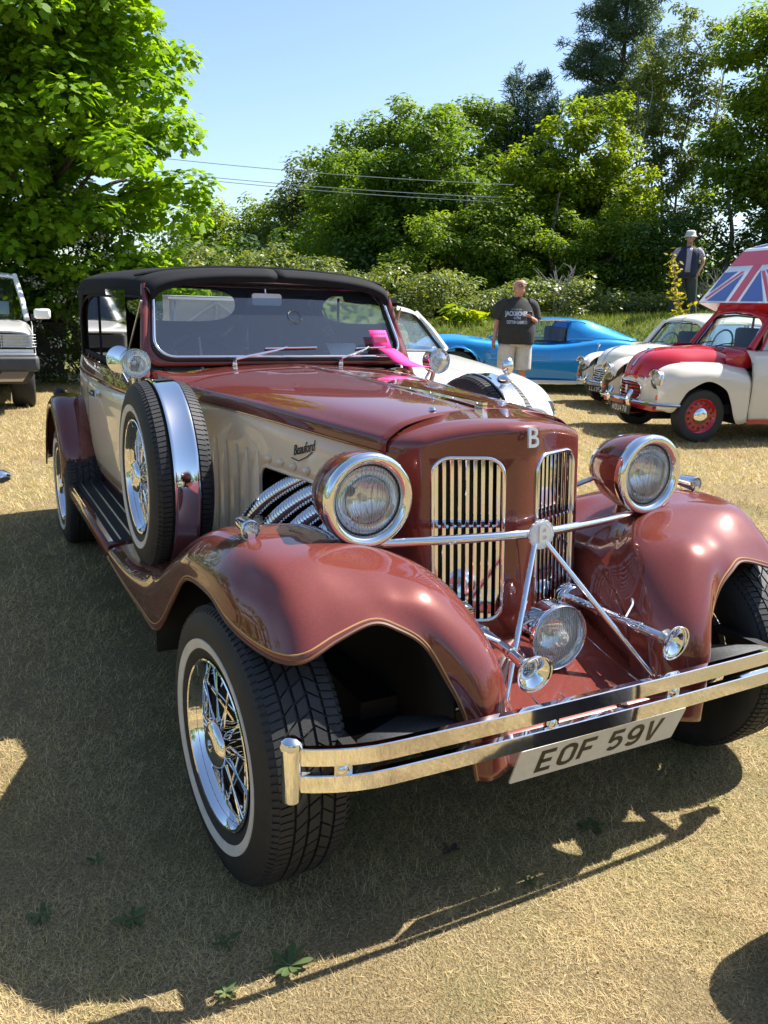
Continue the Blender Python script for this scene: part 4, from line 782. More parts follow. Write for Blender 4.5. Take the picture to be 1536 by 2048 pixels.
two(lambda s, X: MB().tube(X([(.66, .72, .815), (.60, 1.05, 1.0), (.52, 1.34, 1.155)]), .022, 8).build('screen_pillar', M_BLUE, bc))
MB().grid([[A(x, .66+.14*(abs(x)/.6)**2, .83) for x in np.linspace(-.62, .62, 9)], [A(x*.83, 1.26+.08*(abs(x)/.6)**2, 1.15) for x in np.linspace(-.62, .62, 9)]]).build('windscreen', M_GLASS2, bc)
MB().grid(surf([[(0, 1.27, 1.16), (.3, 1.29, 1.16), (.5, 1.34, 1.15)], [(0, 1.5, 1.20), (.32, 1.5, 1.19), (.53, 1.5, 1.16)], [(0, 1.95, 1.20), (.34, 1.95, 1.19), (.56, 1.95, 1.15)], [(0, 2.10, 1.17), (.35, 2.1, 1.165), (.58, 2.1, 1.13)]], 3, 3)).build('roof', M_BLUE, bc, thick=.02)
MB().grid(surf([[(0, 1.27, 1.16), (-.3, 1.29, 1.16), (-.5, 1.34, 1.15)], [(0, 1.5, 1.20), (-.32, 1.5, 1.19), (-.53, 1.5, 1.16)], [(0, 1.95, 1.20), (-.34, 1.95, 1.19), (-.56, 1.95, 1.15)], [(0, 2.10, 1.17), (-.35, 2.1, 1.165), (-.58, 2.1, 1.13)]], 3, 3)).build('roof', M_BLUE, bc, thick=.02)
two(lambda s, X: MB().grid(X(surf([[(.66, 1.78, .84), (.62, 1.80, 1.0), (.54, 1.86, 1.16)], [(.72, 2.0, .86), (.65, 2.02, 1.03), (.53, 2.08, 1.175)], [(.76, 2.4, .88), (.66, 2.42, .99), (.50, 2.45, 1.07)], [(.78, 2.9, .87), (.70, 2.9, .90), (.55, 2.9, .91)]], 4, 4))).build('buttress', M_BLUE, bc, thick=.02))
two(lambda s, X: MB().tube(X([(.52, 1.34, 1.162), (.56, 1.6, 1.172), (.57, 1.86, 1.162)]), .016, 8).build('roof_rail', M_CHROME, bc))
two(lambda s, X: MB().poly(X([(.655, .80, .825), (.53, 1.36, 1.14), (.57, 1.80, 1.14), (.66, 1.74, .84)])).build('door_glass', M_GLASS2, bc))
two(lambda s, X: MB().tube(X([(.665, .78, .825), (.675, 1.75, .845)]), .014, 6).build('window_trim', M_BLACK, bc))
def vm(s, X):
    m = MB().ball(X((.80, 1.02, .93)), (.05, .025, .035), 12).build('door_mirror', M_CHROME, bc); MB().tube(X([(.76, 1.0, .81), (.80, 1.02, .92)]), .010, 6).build('mirror_stem', M_CHROME, m)
two(vm)
for x in (-.33, .33): MB().box((x, 1.75, .78), (.46, .16, .55)).build('seat_back', M_CABIN, bc, bevel=.04)
two(lambda s, X: MB().tube(X([(.865, .44, .63), (.845, .75, .6), (.835, 1.5, .6)]), .003, 4).build('door_gap', M_BLACK, bc))
two(lambda s, X: MB().prism(rrect(.16, .10, .01, 2), X((.868, .36, .48)), (0, s*1., 0), (0, 0, 1), .004).build('fender_vent', M_CABIN, bc))
# ---- white classic saloon alongside and a second one behind with its bonnet propped up
def saloon(name, label, loc, rz, open_bonnet=False):
    t = thing(name, label, 'car', loc, rz)
    T = [(-.72, .62, .50, .35), (-.60, .74, .62, .28), (-.3, .83, .70, .25), (.2, .88, .76, .22), (.7, .92, .78, .22), (1.1, .94, .79, .22), (2.4, .94, .80, .22), (2.9, .92, .78, .25), (3.4, .82, .70, .35)]
    rows = [[(0, y, z), (w*.5, y, z-.012), (w*.82, y, z-.04), (w*.95, y, z-.12), (w, y, z*.6), (w*.97, y, .40), (w*.92, y, zb)] for y, z, w, zb in T]
    Gx = surf(rows, 4, 4); n0 = 6 if open_bonnet else 0
    skip = (lambda i, j: 3 < i < 17 and j < 12) if open_bonnet else None
    two(lambda s, X: MB().grid(X(Gx), skip=skip).build('body_shell', M_SUVWHITE, t, thick=.006))
    ft = lambda a: A(a, .98+.16*(abs(a)/.6)**2, .95-.02*(abs(a)/.6)); hd = lambda a: A(a*.86, 1.50+.10*(abs(a)/.6)**2, 1.30-.02*(abs(a)/.6)); xs_ = np.linspace(-.60, .60, 11)
    MB().grid([[ft(a) for a in xs_], [hd(a) for a in xs_]]).build('windscreen', M_GLASS2, t); loop = [ft(a) for a in xs_] + [hd(a) for a in xs_[::-1]]
    MB().tube(loop, .016, 6, close=True).build('screen_rubber', M_BLACK, t)
    roof = [[(0, y, z), (w*.5, y, z-.01), (w*.85, y, z-.045), (w, y, z-.10)] for y, z, w in [(1.48, 1.315, .54), (1.6, 1.355, .57), (2.0, 1.375, .60), (2.5, 1.355, .59), (2.9, 1.29, .55)]]
    two(lambda s, X: MB().grid(X(surf(roof, 4, 4))).build('roof', M_SUVWHITE, t, thick=.008))
    two(lambda s, X: MB().tube(X([(.635, 1.12, .95), (.60, 1.36, 1.13), (.545, 1.58, 1.28)]), .026, 8).build('screen_pillar', M_SUVWHITE, t))
    two(lambda s, X: MB().tube(X([(.60, 2.9, 1.2), (.66, 3.1, .93)]), .05, 8).build('rear_pillar', M_SUVWHITE, t))
    two(lambda s, X: MB().poly(X([(.64, 1.2, .95), (.57, 1.60, 1.26), (.60, 2.8, 1.24), (.66, 3.0, .95)])).build('side_glass', M_GLASS2, t))
    f0 = rows[0]; fr = [(-p[0], p[1], p[2]) for p in f0[::-1]] + list(f0); MB().poly(fr).build('nose_panel', M_SUVWHITE, t)
    b0 = rows[-1]; MB().poly([(-p[0], p[1], p[2]) for p in b0[::-1]] + list(b0)).build('tail_panel', M_SUVWHITE, t)
    g_ = MB().prism(rrect(.62, .15, .05, 5), (0, -.722, .47), (1, 0, 0), (0, 0, 1), .008).build('grille', M_BLACK, t, smooth=False)
    for k in range(7): MB().tube([(-.24+k*.08, -.735, .41), (-.24+k*.08, -.735, .53)], .007, 6).build('grille_bar', M_CHROME, t)
    MB().tube(cr([(-.72, -.45, .36), (-.62, -.72, .36), (0, -.80, .36), (.62, -.72, .36), (.72, -.45, .36)], 6), .036, 8, flat=.55).build('front_bumper', M_CHROME, t)
    for s_ in (-1, 1):
        h_ = MB().lathe([(.07, -.10), (.085, -.02), (.088, .01), (.08, .018), (.074, .012)], (s_*.50, -.64, .585), (0, -1, .05), 24).build('headlamp', M_CHROME, t); MB().lathe([(.076, .010), (.04, .024), (0, .028)], (s_*.50, -.64, .585), (0, -1, .05), 20).build('lens', M_CLEAR, h_); MB().lathe([(.074, .006), (.04, -.02), (0, -.03)], (s_*.50, -.64, .585), (0, -1, .05), 18).build('reflector', M_STEEL, h_)
        MB().lathe([(.022, 0), (.018, .015), (0, .018)], (s_*.50, -.715, .45), (0, -1, 0), 12).build('side_lamp', M_ORANGE, t)
    MB().box((0, 1.6, .4), (1.4, 3.2, .2)).build('floor_pan', M_DARK, t)
    for x in (-.32, .32): MB().box((x, 2.0, .90), (.48, .14, .5)).build('seat_back', M_CABIN, t, bevel=.04)
    for yc in (0, 2.4):
        for s in (-1, 1): simple_wheel(t, (s*.70, yc, .30), .30, .17, M_STEEL, s)
    if open_bonnet:
        mb = lambda a, k: A(a, .85-.42*k, .92+.46*k); w0 = .62
        MB().grid([[mb(a, k) for a in np.linspace(-w0, w0, 9)] for k in (0, .5, 1)]).build('raised_bonnet', M_SUVWHITE, t, thick=.012)
        for P in ([(-.55, .05), (-.55, .95), (.55, .95), (.55, .05)], [(-.5, .1), (0, .9)], [(.5, .1), (0, .9)], [(-.3, .08), (.3, .08)], [(0, .05), (0, .95)]):
            MB().tube([mb(a, k)+A(0, -.02, -.01) for a, k in P], .022, 6).build('bonnet_rib', M_SUVWHITE, t)
        MB().tube([(-.5, .1, .86), (-.48, .50, 1.36)], .008, 6).build('bonnet_prop', M_STEEL, t); MB().box((0, .2, .62), (1.0, .7, .3)).build('engine', M_DARK, t)
    return t
saloon('white_saloon', 'white classic saloon parked alongside, seen past the tourer windscreen', (2.30, 4.05, 0), 0)
pp = W2(-1.95, 9.6); saloon('white_hatchback', 'white car with its bonnet propped up, seen through the oval rear window of the tourer', (pp[0], pp[1], 0), math.atan2(*((-F0*.97+R0*.24)[:2]*A(1, -1))) , True)
# ---- white off-roader at the left edge
fw = .40*R0 - .916*F0; pS = W2(-5.12, 9.85)
sv = thing('off_roader', 'white off-roader with headlamp guards and black bumper at the left edge', 'car', (pS[0], pS[1], 0), math.atan2(fw[0], -fw[1]))
rows = [[(0, y, z1), (.4, y, z1), (.70, y, z1-.012), (.80, y, z1-.05), (.845, y, z1-.16), (.86, y, .80), (.855, y, .55)] for y, z1 in [(-.72, 1.04), (-.70, 1.075), (-.3, 1.11), (.3, 1.14), (.62, 1.16)]]
two(lambda s, X: MB().grid(X(surf(rows, 3, 3))).build('bonnet_and_wing', M_SUVWHITE, sv, thick=.006))
MB().box((0, -.70, .93), (1.02, .06, .16)).build('grille', M_PLASTIC, sv)
for k in range(5): MB().box((0, -.738, .865+k*.032), (1.0, .012, .010)).build('grille_bar', M_CABIN, sv)
def svh(s, X):
    h = MB().box(X((.665, -.715, .93)), (.30, .05, .17)).build('headlamp', M_CLEAR, sv, bevel=.01); MB().box(X((.655, -.70, .93)), (.26, .03, .15)).build('reflector', M_STEEL, h)
    MB().box(X((.80, -.70, .93)), (.08, .07, .16)).build('indicator', M_PAPER, h)
    for k in range(5): MB().tube(X([(.50, -.765, .865+k*.037), (.83, -.765, .865+k*.037), (.87, -.72, .865+k*.037)]), .006, 6).build('guard_bar', M_STEEL, h)
    for x in (.51, .80): MB().tube(X([(x, -.765, .855), (x, -.765, 1.02)]), .006, 6).build('guard_post', M_STEEL, h)
    MB().box(X((.66, -.71, .80)), (.36, .05, .06)).build('lower_panel', M_SUVWHITE, sv)
    MB().grid(X([[(.855, y, z) for z in (.45, .8, 1.1)] for y in (.62, 1.6, 3.6)])).build('body_side', M_SUVWHITE, sv, thick=.01)
    MB().tube(X([(.80, .60, 1.16), (.76, .95, 1.45), (.69, 1.30, 1.78)]), .035, 8).build('screen_pillar', M_SUVWHITE, sv)
    m = MB().box(X((.985, .55, 1.245)), (.20, .09, .145)).build('door_mirror', M_SUVWHITE, sv, bevel=.03); MB().box(X((.88, .57, 1.20)), (.06, .06, .08)).build('mirror_arm', M_CABIN, m)
    MB().poly(X([(.80, .72, 1.17), (.70, 1.32, 1.74), (.70, 3.5, 1.74), (.83, 3.5, 1.17)])).build('side_glass', M_GLASS2, sv)
    simple_wheel(sv, X((.70, 0, .37)), .37, .24, M_STEEL, s); simple_wheel(sv, X((.70, 2.54, .37)), .37, .24, M_STEEL, s)
two(svh)
MB().box((0, -.80, .66), (1.78, .20, .20)).build('front_bumper', M_PLASTIC, sv, bevel=.04); MB().box((0, -.80, .772), (1.72, .16, .03)).build('bumper_cap', M_STEEL, sv, bevel=.01)
MB().grid([[(x, -.84, .56) for x in (-.84, 0, .84)], [(x, -.76, .44) for x in (-.78, 0, .78)], [(x, -.74, .40) for x in (-.74, 0, .74)]]).build('lower_valance', M_PLASTIC, sv, thick=.02)
two(lambda s, X: MB().prism([(0, 0), (.28, 0), (.20, -.12), (-.10, -.12)], X((.50, -.87, .56)), (s*1., 0, 0), (0, .35, 1), .012).build('skid_plate', mat('tan plastic', (.22, .15, .08), .6), sv))
MB().grid([[(x, .62+.05*(abs(x)/.8)**2, 1.16) for x in np.linspace(-.78, .78, 7)], [(x*.87, 1.22+.05*(abs(x)/.8)**2, 1.76) for x in np.linspace(-.78, .78, 7)]]).build('windscreen', M_GLASS2, sv)
MB().prism([(-.2, 0), (.2, 0), (.2, .3), (-.2, .3)], (.40, .80, 1.22), (1, 0, 0), (0, .6, .6), .004).build('dashboard_card', M_PAPER, sv)
MB().grid(surf([[(x, y, z-.05*(abs(x)/.7)**3) for x in (-.70, -.4, 0, .4, .70)] for y, z in ((1.22, 1.78), (1.5, 1.83), (2.6, 1.85), (3.6, 1.80))], 2, 2)).build('roof', M_SUVWHITE, sv, thick=.02)
MB().box((0, 2.2, .70), (1.5, 2.8, .5)).box((0, 2.35, 1.30), (1.30, 2.0, .80)).build('cabin_shade_box', M_CABIN, sv)  # solid dark fill in the cabin, standing in for shade behind the windows
for x in (-.36, .36): MB().box((x, 1.12, 1.28), (.44, .16, .62)).build('seat_back', M_CABIN, sv, bevel=.05)
sv.scale = (1, 1, .89)
# ---- wheelie bin by the hedge
q = W2(-5.62, 13.6); wb = thing('wheelie_bin', 'dark grey wheelie bin standing against the hedge behind the off-roader', 'bin', (q[0], q[1], 0), .3)
MB().grid([[(sx*w, sy*w*1.15, z) for sx, sy in ((-1, -1), (1, -1), (1, 1), (-1, 1))] for z, w in ((.06, .20), (.5, .235), (.92, .27))], cv=True).build('bin_body', M_PLASTIC, wb, smooth=False)
MB().box((0, .02, .965), (.60, .68, .05)).build('bin_lid', M_PLASTIC, wb, bevel=.02); MB().tube([(-.25, .33, .93), (-.25, .38, .95), (.25, .38, .95), (.25, .33, .93)], .015, 8).build('bin_handle', M_PLASTIC, wb)
for s in (-1, 1): MB().lathe([(0, -.03), (.10, -.03), (.10, .03), (0, .03)], (s*.24, .22, .10), (1, 0, 0), 20).build('bin_wheel', M_TYRE, wb)
# ---- chrome bumper tip of a car just outside the frame
q = W2(-2.52, 4.62); cb = thing('neighbour_bumper', 'chrome bumper tip of a neighbouring car poking in at the left edge', 'bumper', (q[0], q[1], 0))
dr = nrm(R0*1.0 + F0*.15)
MB().tube([A(0, 0, .33)-dr*.45, A(0, 0, .33)-dr*.2, A(0, 0, .33)+dr*.30, A(0, 0, .33)+dr*.345], [.055, .055, .05, .02], 10, flat=.8).build('bumper_blade', M_CHROME, cb)
MB().tube([A(0, 0, .33)-dr*.4+A(0, .05, 0), A(0, .5, .40)-dr*.4], .02, 8).build('bumper_iron', M_DARK, cb)
MB().tube([A(0, 0, .33)-dr*.30+A(0, 0, .02), A(0, 0, .10)-dr*.30], [.03, .035], 8).build('bumper_guard', M_WHITECAR, cb)
MB().tube([A(0, .02, .0)-dr*.4, A(0, .02, .33)-dr*.4], .03, 8).build('bumper_stand', M_DARK, cb)
# ------------------------------------------------------------------ people
M_SKIN = mat('skin', (.46, .23, .16), .55, var=.08, vscale=30); M_TEE = mat('charcoal shirt', (.030, .030, .028), .9, var=.2, vscale=20, bump=.25, bscale=14); M_SHORT = mat('stone shorts', (.50, .48, .44), .85, var=.12, vscale=12, bump=.2, bscale=12)
M_NAVY = mat('navy gilet', (.022, .026, .055), .8, var=.2, bump=.3, bscale=10); M_TROUSER = mat('grey green trousers', (.045, .055, .052), .85, var=.15, bump=.25, bscale=10); M_HAT = mat('pale sun hat', (.50, .49, .44), .85, var=.1); M_HAIR = mat('white hair', (.52, .50, .48), .8)
M_SHOE = mat('dark shoe', (.03, .027, .025), .6); M_PRINT = mat('pale shirt print', (.42, .46, .52), .8)
def check_mat():
    m = mat('checked shirt', (.4, .3, .4), .85); nt = m.node_tree; N = nt.nodes; L = nt.links.new; tc = N['Texture Coordinate']
    c = N.new('ShaderNodeTexChecker'); c.inputs['Scale'].default_value = 45; c.inputs[1].default_value = (.55, .50, .55, 1); c.inputs[2].default_value = (.16, .10, .22, 1); L(tc.outputs['Object'], c.inputs[0]); L(c.outputs[0], N['Principled BSDF'].inputs['Base Color']); return m
M_CHECK = check_mat()
def skinned(name, V, E, rad, m, parent):
    me = bpy.data.meshes.new(name); me.from_pydata([tuple(v) for v in V], E, []); o = link(bpy.data.objects.new(name, me), parent); me.materials.append(m)
    o.modifiers.new('skin', 'SKIN')
    for i, r in enumerate(rad): me.skin_vertices[0].data[i].radius = (r, r) if np.isscalar(r) else r
    me.skin_vertices[0].data[0].use_root = True
    sb = o.modifiers.new('smooth', 'SUBSURF'); sb.levels = sb.render_levels = 2; o.modifiers['skin'].use_smooth_shade = True; return o
def ring(z, a, b, yc=0, xc=0, n=20, p=1.0, sk=0): return [(xc+a*math.copysign(abs(math.cos(t))**p, math.cos(t)), yc+b*math.copysign(abs(math.sin(t))**p, math.sin(t)), z+sk*math.cos(t)) for t in np.linspace(0, 2*math.pi, n+1)[:-1]]
def person(label, loc, rz, armR, armL, stance=.12, parent=None, head_turn=0.):
    t = thing('person', label, 'person', loc, rz)
    V = []; E = []; rad = []
    def add(p, r, frm=None):
        V.append(p); rad.append(r)
        if frm is not None: E.append((frm, len(V)-1))
        return len(V)-1
    pel = add((0, .01, .93), (.155, .12)); sp = add((0, .02, 1.12), (.16, .125), pel); ch = add((0, .02, 1.33), (.165, .12), sp); nb = add((0, .02, 1.46), (.07, .065), ch); nk = add((0, .005, 1.53), (.056, .056), nb)
    hx = .03*head_turn
    jaw = add((hx*.6, -.028, 1.590), (.068, .080), nk); hd = add((hx, -.020, 1.665), (.085, .100), jaw); tp = add((hx*.8, -.005, 1.742), (.062, .076), hd)
    add((hx*2.6, -.135, 1.636), .012, hd); add((hx+.094, -.005, 1.645), .014, hd); add((hx-.094, -.005, 1.645), .014, hd); add((hx*2.2, -.105, 1.580), (.024, .011), jaw)
    for s in (-1, 1):
        hp = add((s*.095, .01, .86), .095, pel); kn = add((s*(.09+stance*.45), -.015, .49), .062, hp); cf = add((s*(.09+stance*.6), .02, .33), .056, kn); an = add((s*(.09+stance), .03, .085), .036, cf); add((s*(.105+stance), -.13, .035), (.040, .030), an)
        sh = add((s*.185, .02, 1.405), .062, ch); el, wr, hd_, fd = armR if s < 0 else armL
        e = add(el, .043, sh); w = add(wr, .028, e); h = add(hd_, (.034, .022), w); f = nrm(A(*hd_)-A(*wr)); sd_ = nrm(np.cross(f, fd)); fd = nrm(fd)
        for k, ln in zip((-1.5, -.5, .5, 1.5), (.055, .068, .072, .060)):
            q = A(*hd_) + f*.035 + sd_*k*.017; m1 = add(tuple(q), .009, h); m2 = add(tuple(q + f*ln*.55 + fd*.012), .0085, m1); add(tuple(q + f*ln*.85 + fd*.032), .0075, m2)
        th_ = add(tuple(A(*hd_) + sd_*.034 + fd*.012 - f*.01), .010, h); add(tuple(A(*hd_) + sd_*.048 + fd*.03 + f*.022), .0085, th_)
    skinned('body', V, E, rad, M_SKIN, t); return t
def sleeve(P, r, m, parent, name='sleeve'): return MB().tube(cr(P, 4), np.interp(np.linspace(0, 1, 4*(len(P)-1)+1), np.linspace(0, 1, len(r)), r), 14, cap=False).build(name, m, parent, thick=.006)
def face_bits(t, hx=0, glasses=True, sun=False):
    for s in (-1, 1): MB().ball((hx+s*.033, -.109, 1.662), (.011, .008, .008), 8).build('eye', M_PAPER, t)
    if glasses:
        g = MB()
        for s in (-1, 1): g.tube([(hx+s*.036+.030*math.cos(a), -.130, 1.66+.022*math.sin(a)) for a in np.linspace(0, 2*math.pi, 17)[:-1]], .0035, 5, close=True).tube([(hx+s*.066, -.126, 1.665), (hx+s*.098, .0, 1.665)], .003, 5)
        g.tube([(hx-.008, -.132, 1.665), (hx+.008, -.132, 1.665)], .003, 5).build('spectacles', M_BLACK, t)
        for s in (-1, 1): MB().lathe([(.026, 0), (0, 0)], (hx+s*.036, -.131, 1.66), (0, -1, 0), 14).build('spectacle_lens', M_PVC, t)
# man reading his phone
p = W2(1.86, 12.35); fw = -F0 + .10*R0
m1 = person('bald man in charcoal printed t-shirt and stone shorts looking down at his phone', (p[0], p[1], 0), math.atan2(fw[0], -fw[1]),
            ((-.285, .03, 1.14), (-.325, -.02, .90), (-.33, -.035, .845), (.3, -.9, -.1)), ((.295, .0, 1.155), (.185, -.215, 1.20), (.135, -.262, 1.215), (0, .3, .9)), .085, head_turn=.5)
TS = [(.835, .262, .205, -.03), (.90, .268, .215, -.035), (1.0, .268, .225, -.04), (1.12, .262, .215, -.035), (1.25, .25, .185, -.015), (1.35, .238, .155, .005), (1.42, .205, .125, .015), (1.465, .14, .095, .018), (1.495, .085, .075, .012)]
MB().grid(cr([ring(z, a, b, yc) for z, a, b, yc in TS], 3), cv=True).build('t_shirt', M_TEE, m1, thick=.006)
for s in (-1, 1): sleeve([(s*.14, .02, 1.40), (s*.215, .02, 1.37), (s*.262, .02, 1.27), (s*.288, .025 if s < 0 else .01, 1.175)], [.095, .10, .088, .085], M_TEE, m1)
MB().grid([ring(.96, .24, .18, -.01), ring(.88, .245, .185, -.01), ring(.80, .24, .175, -.005)], cv=True).build('shorts_seat', M_SHORT, m1, thick=.005)
for s in (-1, 1): MB().grid(cr([ring(z, a, b, yc, s*xc) for z, a, b, yc, xc in ((.83, .13, .16, -.005, .115), (.70, .125, .135, -.005, .125), (.55, .122, .125, -.01, .13), (.46, .12, .12, -.012, .132))], 3), cv=True).build('shorts_leg', M_SHORT, m1, thick=.005)
for s in (-1, 1): MB().ball((s*.185, -.05, .045), (.05, .13, .05), 12).build('shoe', M_SHOE, m1)
MB().grid([ring(1.590, .086, .094, .018, .012), ring(1.635, .094, .108, .010, .013), ring(1.68, .095, .111, .006, .014), ring(1.71, .088, .103, .006, .013)], cv=True, skip=lambda i, j: 11 <= j < 19).build('hair', M_HAIR, m1)
face_bits(m1, .028); MB().box((.11, -.288, 1.235), (.075, .012, .145), rz=.2).build('phone', M_BLACK, m1, bevel=.006)
def shirt_print(body, size, z, bold, wx=1.):
    o = text_mesh('shirt_print', body, size, M_PRINT, (0, 0, z), (1, 0, 0), (0, 0, 1), m1, ext=.0, bold=bold, wx=wx)
    for v in o.data.vertices:
        zz = v.co.z; a = np.interp(zz, [q[0] for q in TS], [q[1] for q in TS])+.006; b = np.interp(zz, [q[0] for q in TS], [q[2] for q in TS])+.012; yc = np.interp(zz, [q[0] for q in TS], [q[3] for q in TS])
        x = max(min(v.co.x*.86 - .05, a*.95), -a*.95); v.co.x = x; v.co.y = yc - b*math.sqrt(1-(x/a)**2) - .004
shirt_print('JACK&JONES', .088, 1.265, .003, .72); shirt_print('CORE', .045, 1.205, .001); shirt_print('COTTON GARMENTS', .062, 1.145, .002, .55); shirt_print('COLLECTION', .028, 1.325, 0)
# man on the bank with the hat, hands in his pockets
p = W2(6.38, 18.5); fw = -F0 - .25*R0; zb = float(bank_z(p[None, :])[0])
m2 = person('man in pale sun hat, navy gilet and grey trousers standing on the bank', (p[0], p[1], zb-.01), math.atan2(fw[0], -fw[1]),
            ((-.33, .06, 1.17), (-.24, -.06, .97), (-.215, -.085, .92), (0, .5, -.8)), ((.33, .06, 1.17), (.24, -.06, .97), (.215, -.085, .92), (0, .5, -.8)), .14)
MB().grid(cr([ring(z, a, b, yc) for z, a, b, yc in ((.86, .225, .165, -.01), (1.0, .22, .165, -.015), (1.2, .22, .16, -.01), (1.34, .225, .15, .005), (1.42, .20, .125, .015), (1.46, .14, .095, .018), (1.485, .09, .08, .015))], 3), cv=True).build('gilet', M_NAVY, m2, thick=.008)
MB().grid([[(x, -.012-.176*math.sqrt(1-(x/.26)**2)+(.02 if z > 1.3 else 0)+(.03 if z > 1.4 else 0), z) for x in np.linspace(-w, w, 5)] for z, w in ((.95, .055), (1.1, .05), (1.25, .05), (1.38, .055), (1.45, .06))]).build('shirt_front', M_CHECK, m2, thick=.004)
for s in (-1, 1):
    sleeve([(s*.15, .02, 1.40), (s*.22, .03, 1.36), (s*.275, .045, 1.27)], [.085, .085, .075], M_CHECK, m2)
    MB().grid(cr([ring(z, a, b, yc, s*xc) for z, a, b, yc, xc in ((.93, .125, .135, .0, .105), (.75, .12, .12, -.005, .125), (.5, .10, .10, -.01, .155), (.3, .088, .09, .015, .185), (.08, .088, .095, .02, .228))], 3), cv=True).build('trouser_leg', M_TROUSER, m2, thick=.005); MB().ball((s*.24, -.05, .045), (.05, .13, .05), 12).build('shoe', M_SHOE, m2)
MB().grid([ring(.98, .215, .16, 0), ring(.88, .22, .165, 0), ring(.82, .21, .155, 0)], cv=True).build('trouser_seat', M_TROUSER, m2, thick=.005)
MB().grid([ring(1.675, .155, .168, -.01, sk=.01), ring(1.69, .128, .142, -.01), ring(1.71, .108, .123, -.008), ring(1.785, .096, .11, -.006), ring(1.812, .066, .078, -.005), ring(1.817, .01, .01, 0)], cv=True).build('sun_hat', M_HAT, m2, thick=.004); face_bits(m2, 0, False)
# ------------------------------------------------------------------ vegetation
HEX = np.array([(0, 0), (.28, .26), (.68, .30), (1, 0), (.68, -.30), (.28, -.26)])
KITE = np.array([(0, 0), (.45, .30), (1, 0), (.45, -.30)])
LOBE = np.array([(0, 0), (.10, .22), (.42, .52), (.44, .27), (.80, .38), (1.0, 0), (.80, -.38), (.44, -.27), (.42, -.52), (.10, -.22)])
THIN = np.array([(0, -.05), (0, .05), (1, .03), (1, -.03)])
def leaf_faces(P, size, out=None, up=.55, droop=.25, shape=KITE, jitter=.4, rng=RNG):
    n = len(P); k = len(shape); N_ = rng.normal(size=(n, 3)); N_ /= np.linalg.norm(N_, axis=1)[:, None]; N_[:, 2] = np.abs(N_[:, 2])*.6
    N_ = N_*(1-up) + np.array([0, 0, up])
    if out is not None: N_ += out*.45
    N_ /= np.linalg.norm(N_, axis=1)[:, None] + 1e-9
    T = rng.normal(size=(n, 3)); T[:, 2] -= droop*2
    if out is not None: T += out*.8
    T -= N_*(T*N_).sum(1)[:, None]; T /= np.linalg.norm(T, axis=1)[:, None] + 1e-9; S = np.cross(N_, T)
    sz = size*(1 + jitter*rng.uniform(-1, 1, n))
    V = P[:, None, :] + sz[:, None, None]*(shape[None, :, :1]*T[:, None, :] + shape[None, :, 1:]*S[:, None, :])
    return V.reshape(-1, 3), np.arange(n*k).reshape(n, k)
def clump_points(C_, r_, n, rng=RNG, shell=.35):
    w = (r_.prod(1))**(2/3); w = w/w.sum(); i = rng.choice(len(C_), n, p=w); D = rng.normal(size=(n, 3)); D /= np.linalg.norm(D, axis=1)[:, None]
    q = (shell + (1-shell)*rng.uniform(0, 1, n))**.7; return C_[i] + D*q[:, None]*r_[i], D, i
def env_clumps(ells, n, r, rng=RNG, flat=.55, shell=.45):
    """clump centres spread through the crown envelope (ellipsoids in right/forward/up of the standpoint)"""
    E_ = np.array(ells, float); w = E_[:, 3]*E_[:, 4]*E_[:, 5]; i = rng.choice(len(E_), n, p=w/w.sum()); D = rng.normal(size=(n, 3)); D /= np.linalg.norm(D, axis=1)[:, None]
    q = (shell + (1-shell)*rng.uniform(0, 1, n)**.6); P = E_[i, :3] + D*q[:, None]*E_[i, 3:6]
    C_ = CAM*A(1, 1, 0) + P[:, :1]*R0 + P[:, 1:2]*F0; C_[:, 2] = P[:, 2]
    k = r*rng.uniform(.6, 1.35, n); return C_, np.stack([k, k, k*flat], 1)
def foliage(name, C_, r_, n, size, m, parent=None, up=.55, droop=.25, shape=KITE, shell=.35, cl_var=.35, zmin=.02):
    P, D, i = clump_points(C_, r_, n, shell=shell); ok = P[:, 2] > zmin; P, D, i = P[ok], D[ok], i[ok]
    V, Fs = leaf_faces(P, size, D, up, droop, shape); tn = RNG.uniform(0, 1, len(C_))[i]*cl_var + RNG.uniform(0, 1, len(P))*(1-cl_var)
    return link(bpy.data.objects.new(name, np_mesh(name, V, Fs, m, tn)), parent)
M_BARK = mat('bark', (.075, .060, .045), .9, var=.4, vscale=12, bump=.5, bscale=20); M_PALEBARK = mat('pale bark', (.25, .23, .19), .85, var=.4, vscale=14)
def limb(mb, a, b, r0, r1, sag=.08, n=5):
    a, b = np.asarray(a, float), np.asarray(b, float); L_ = np.linalg.norm(b-a); mid = (a+b)/2 + RNG.normal(size=3)*L_*sag; mb.tube(cr([a, mid, b], n), np.linspace(r0, r1, 2*n+1), 6, cap=False)
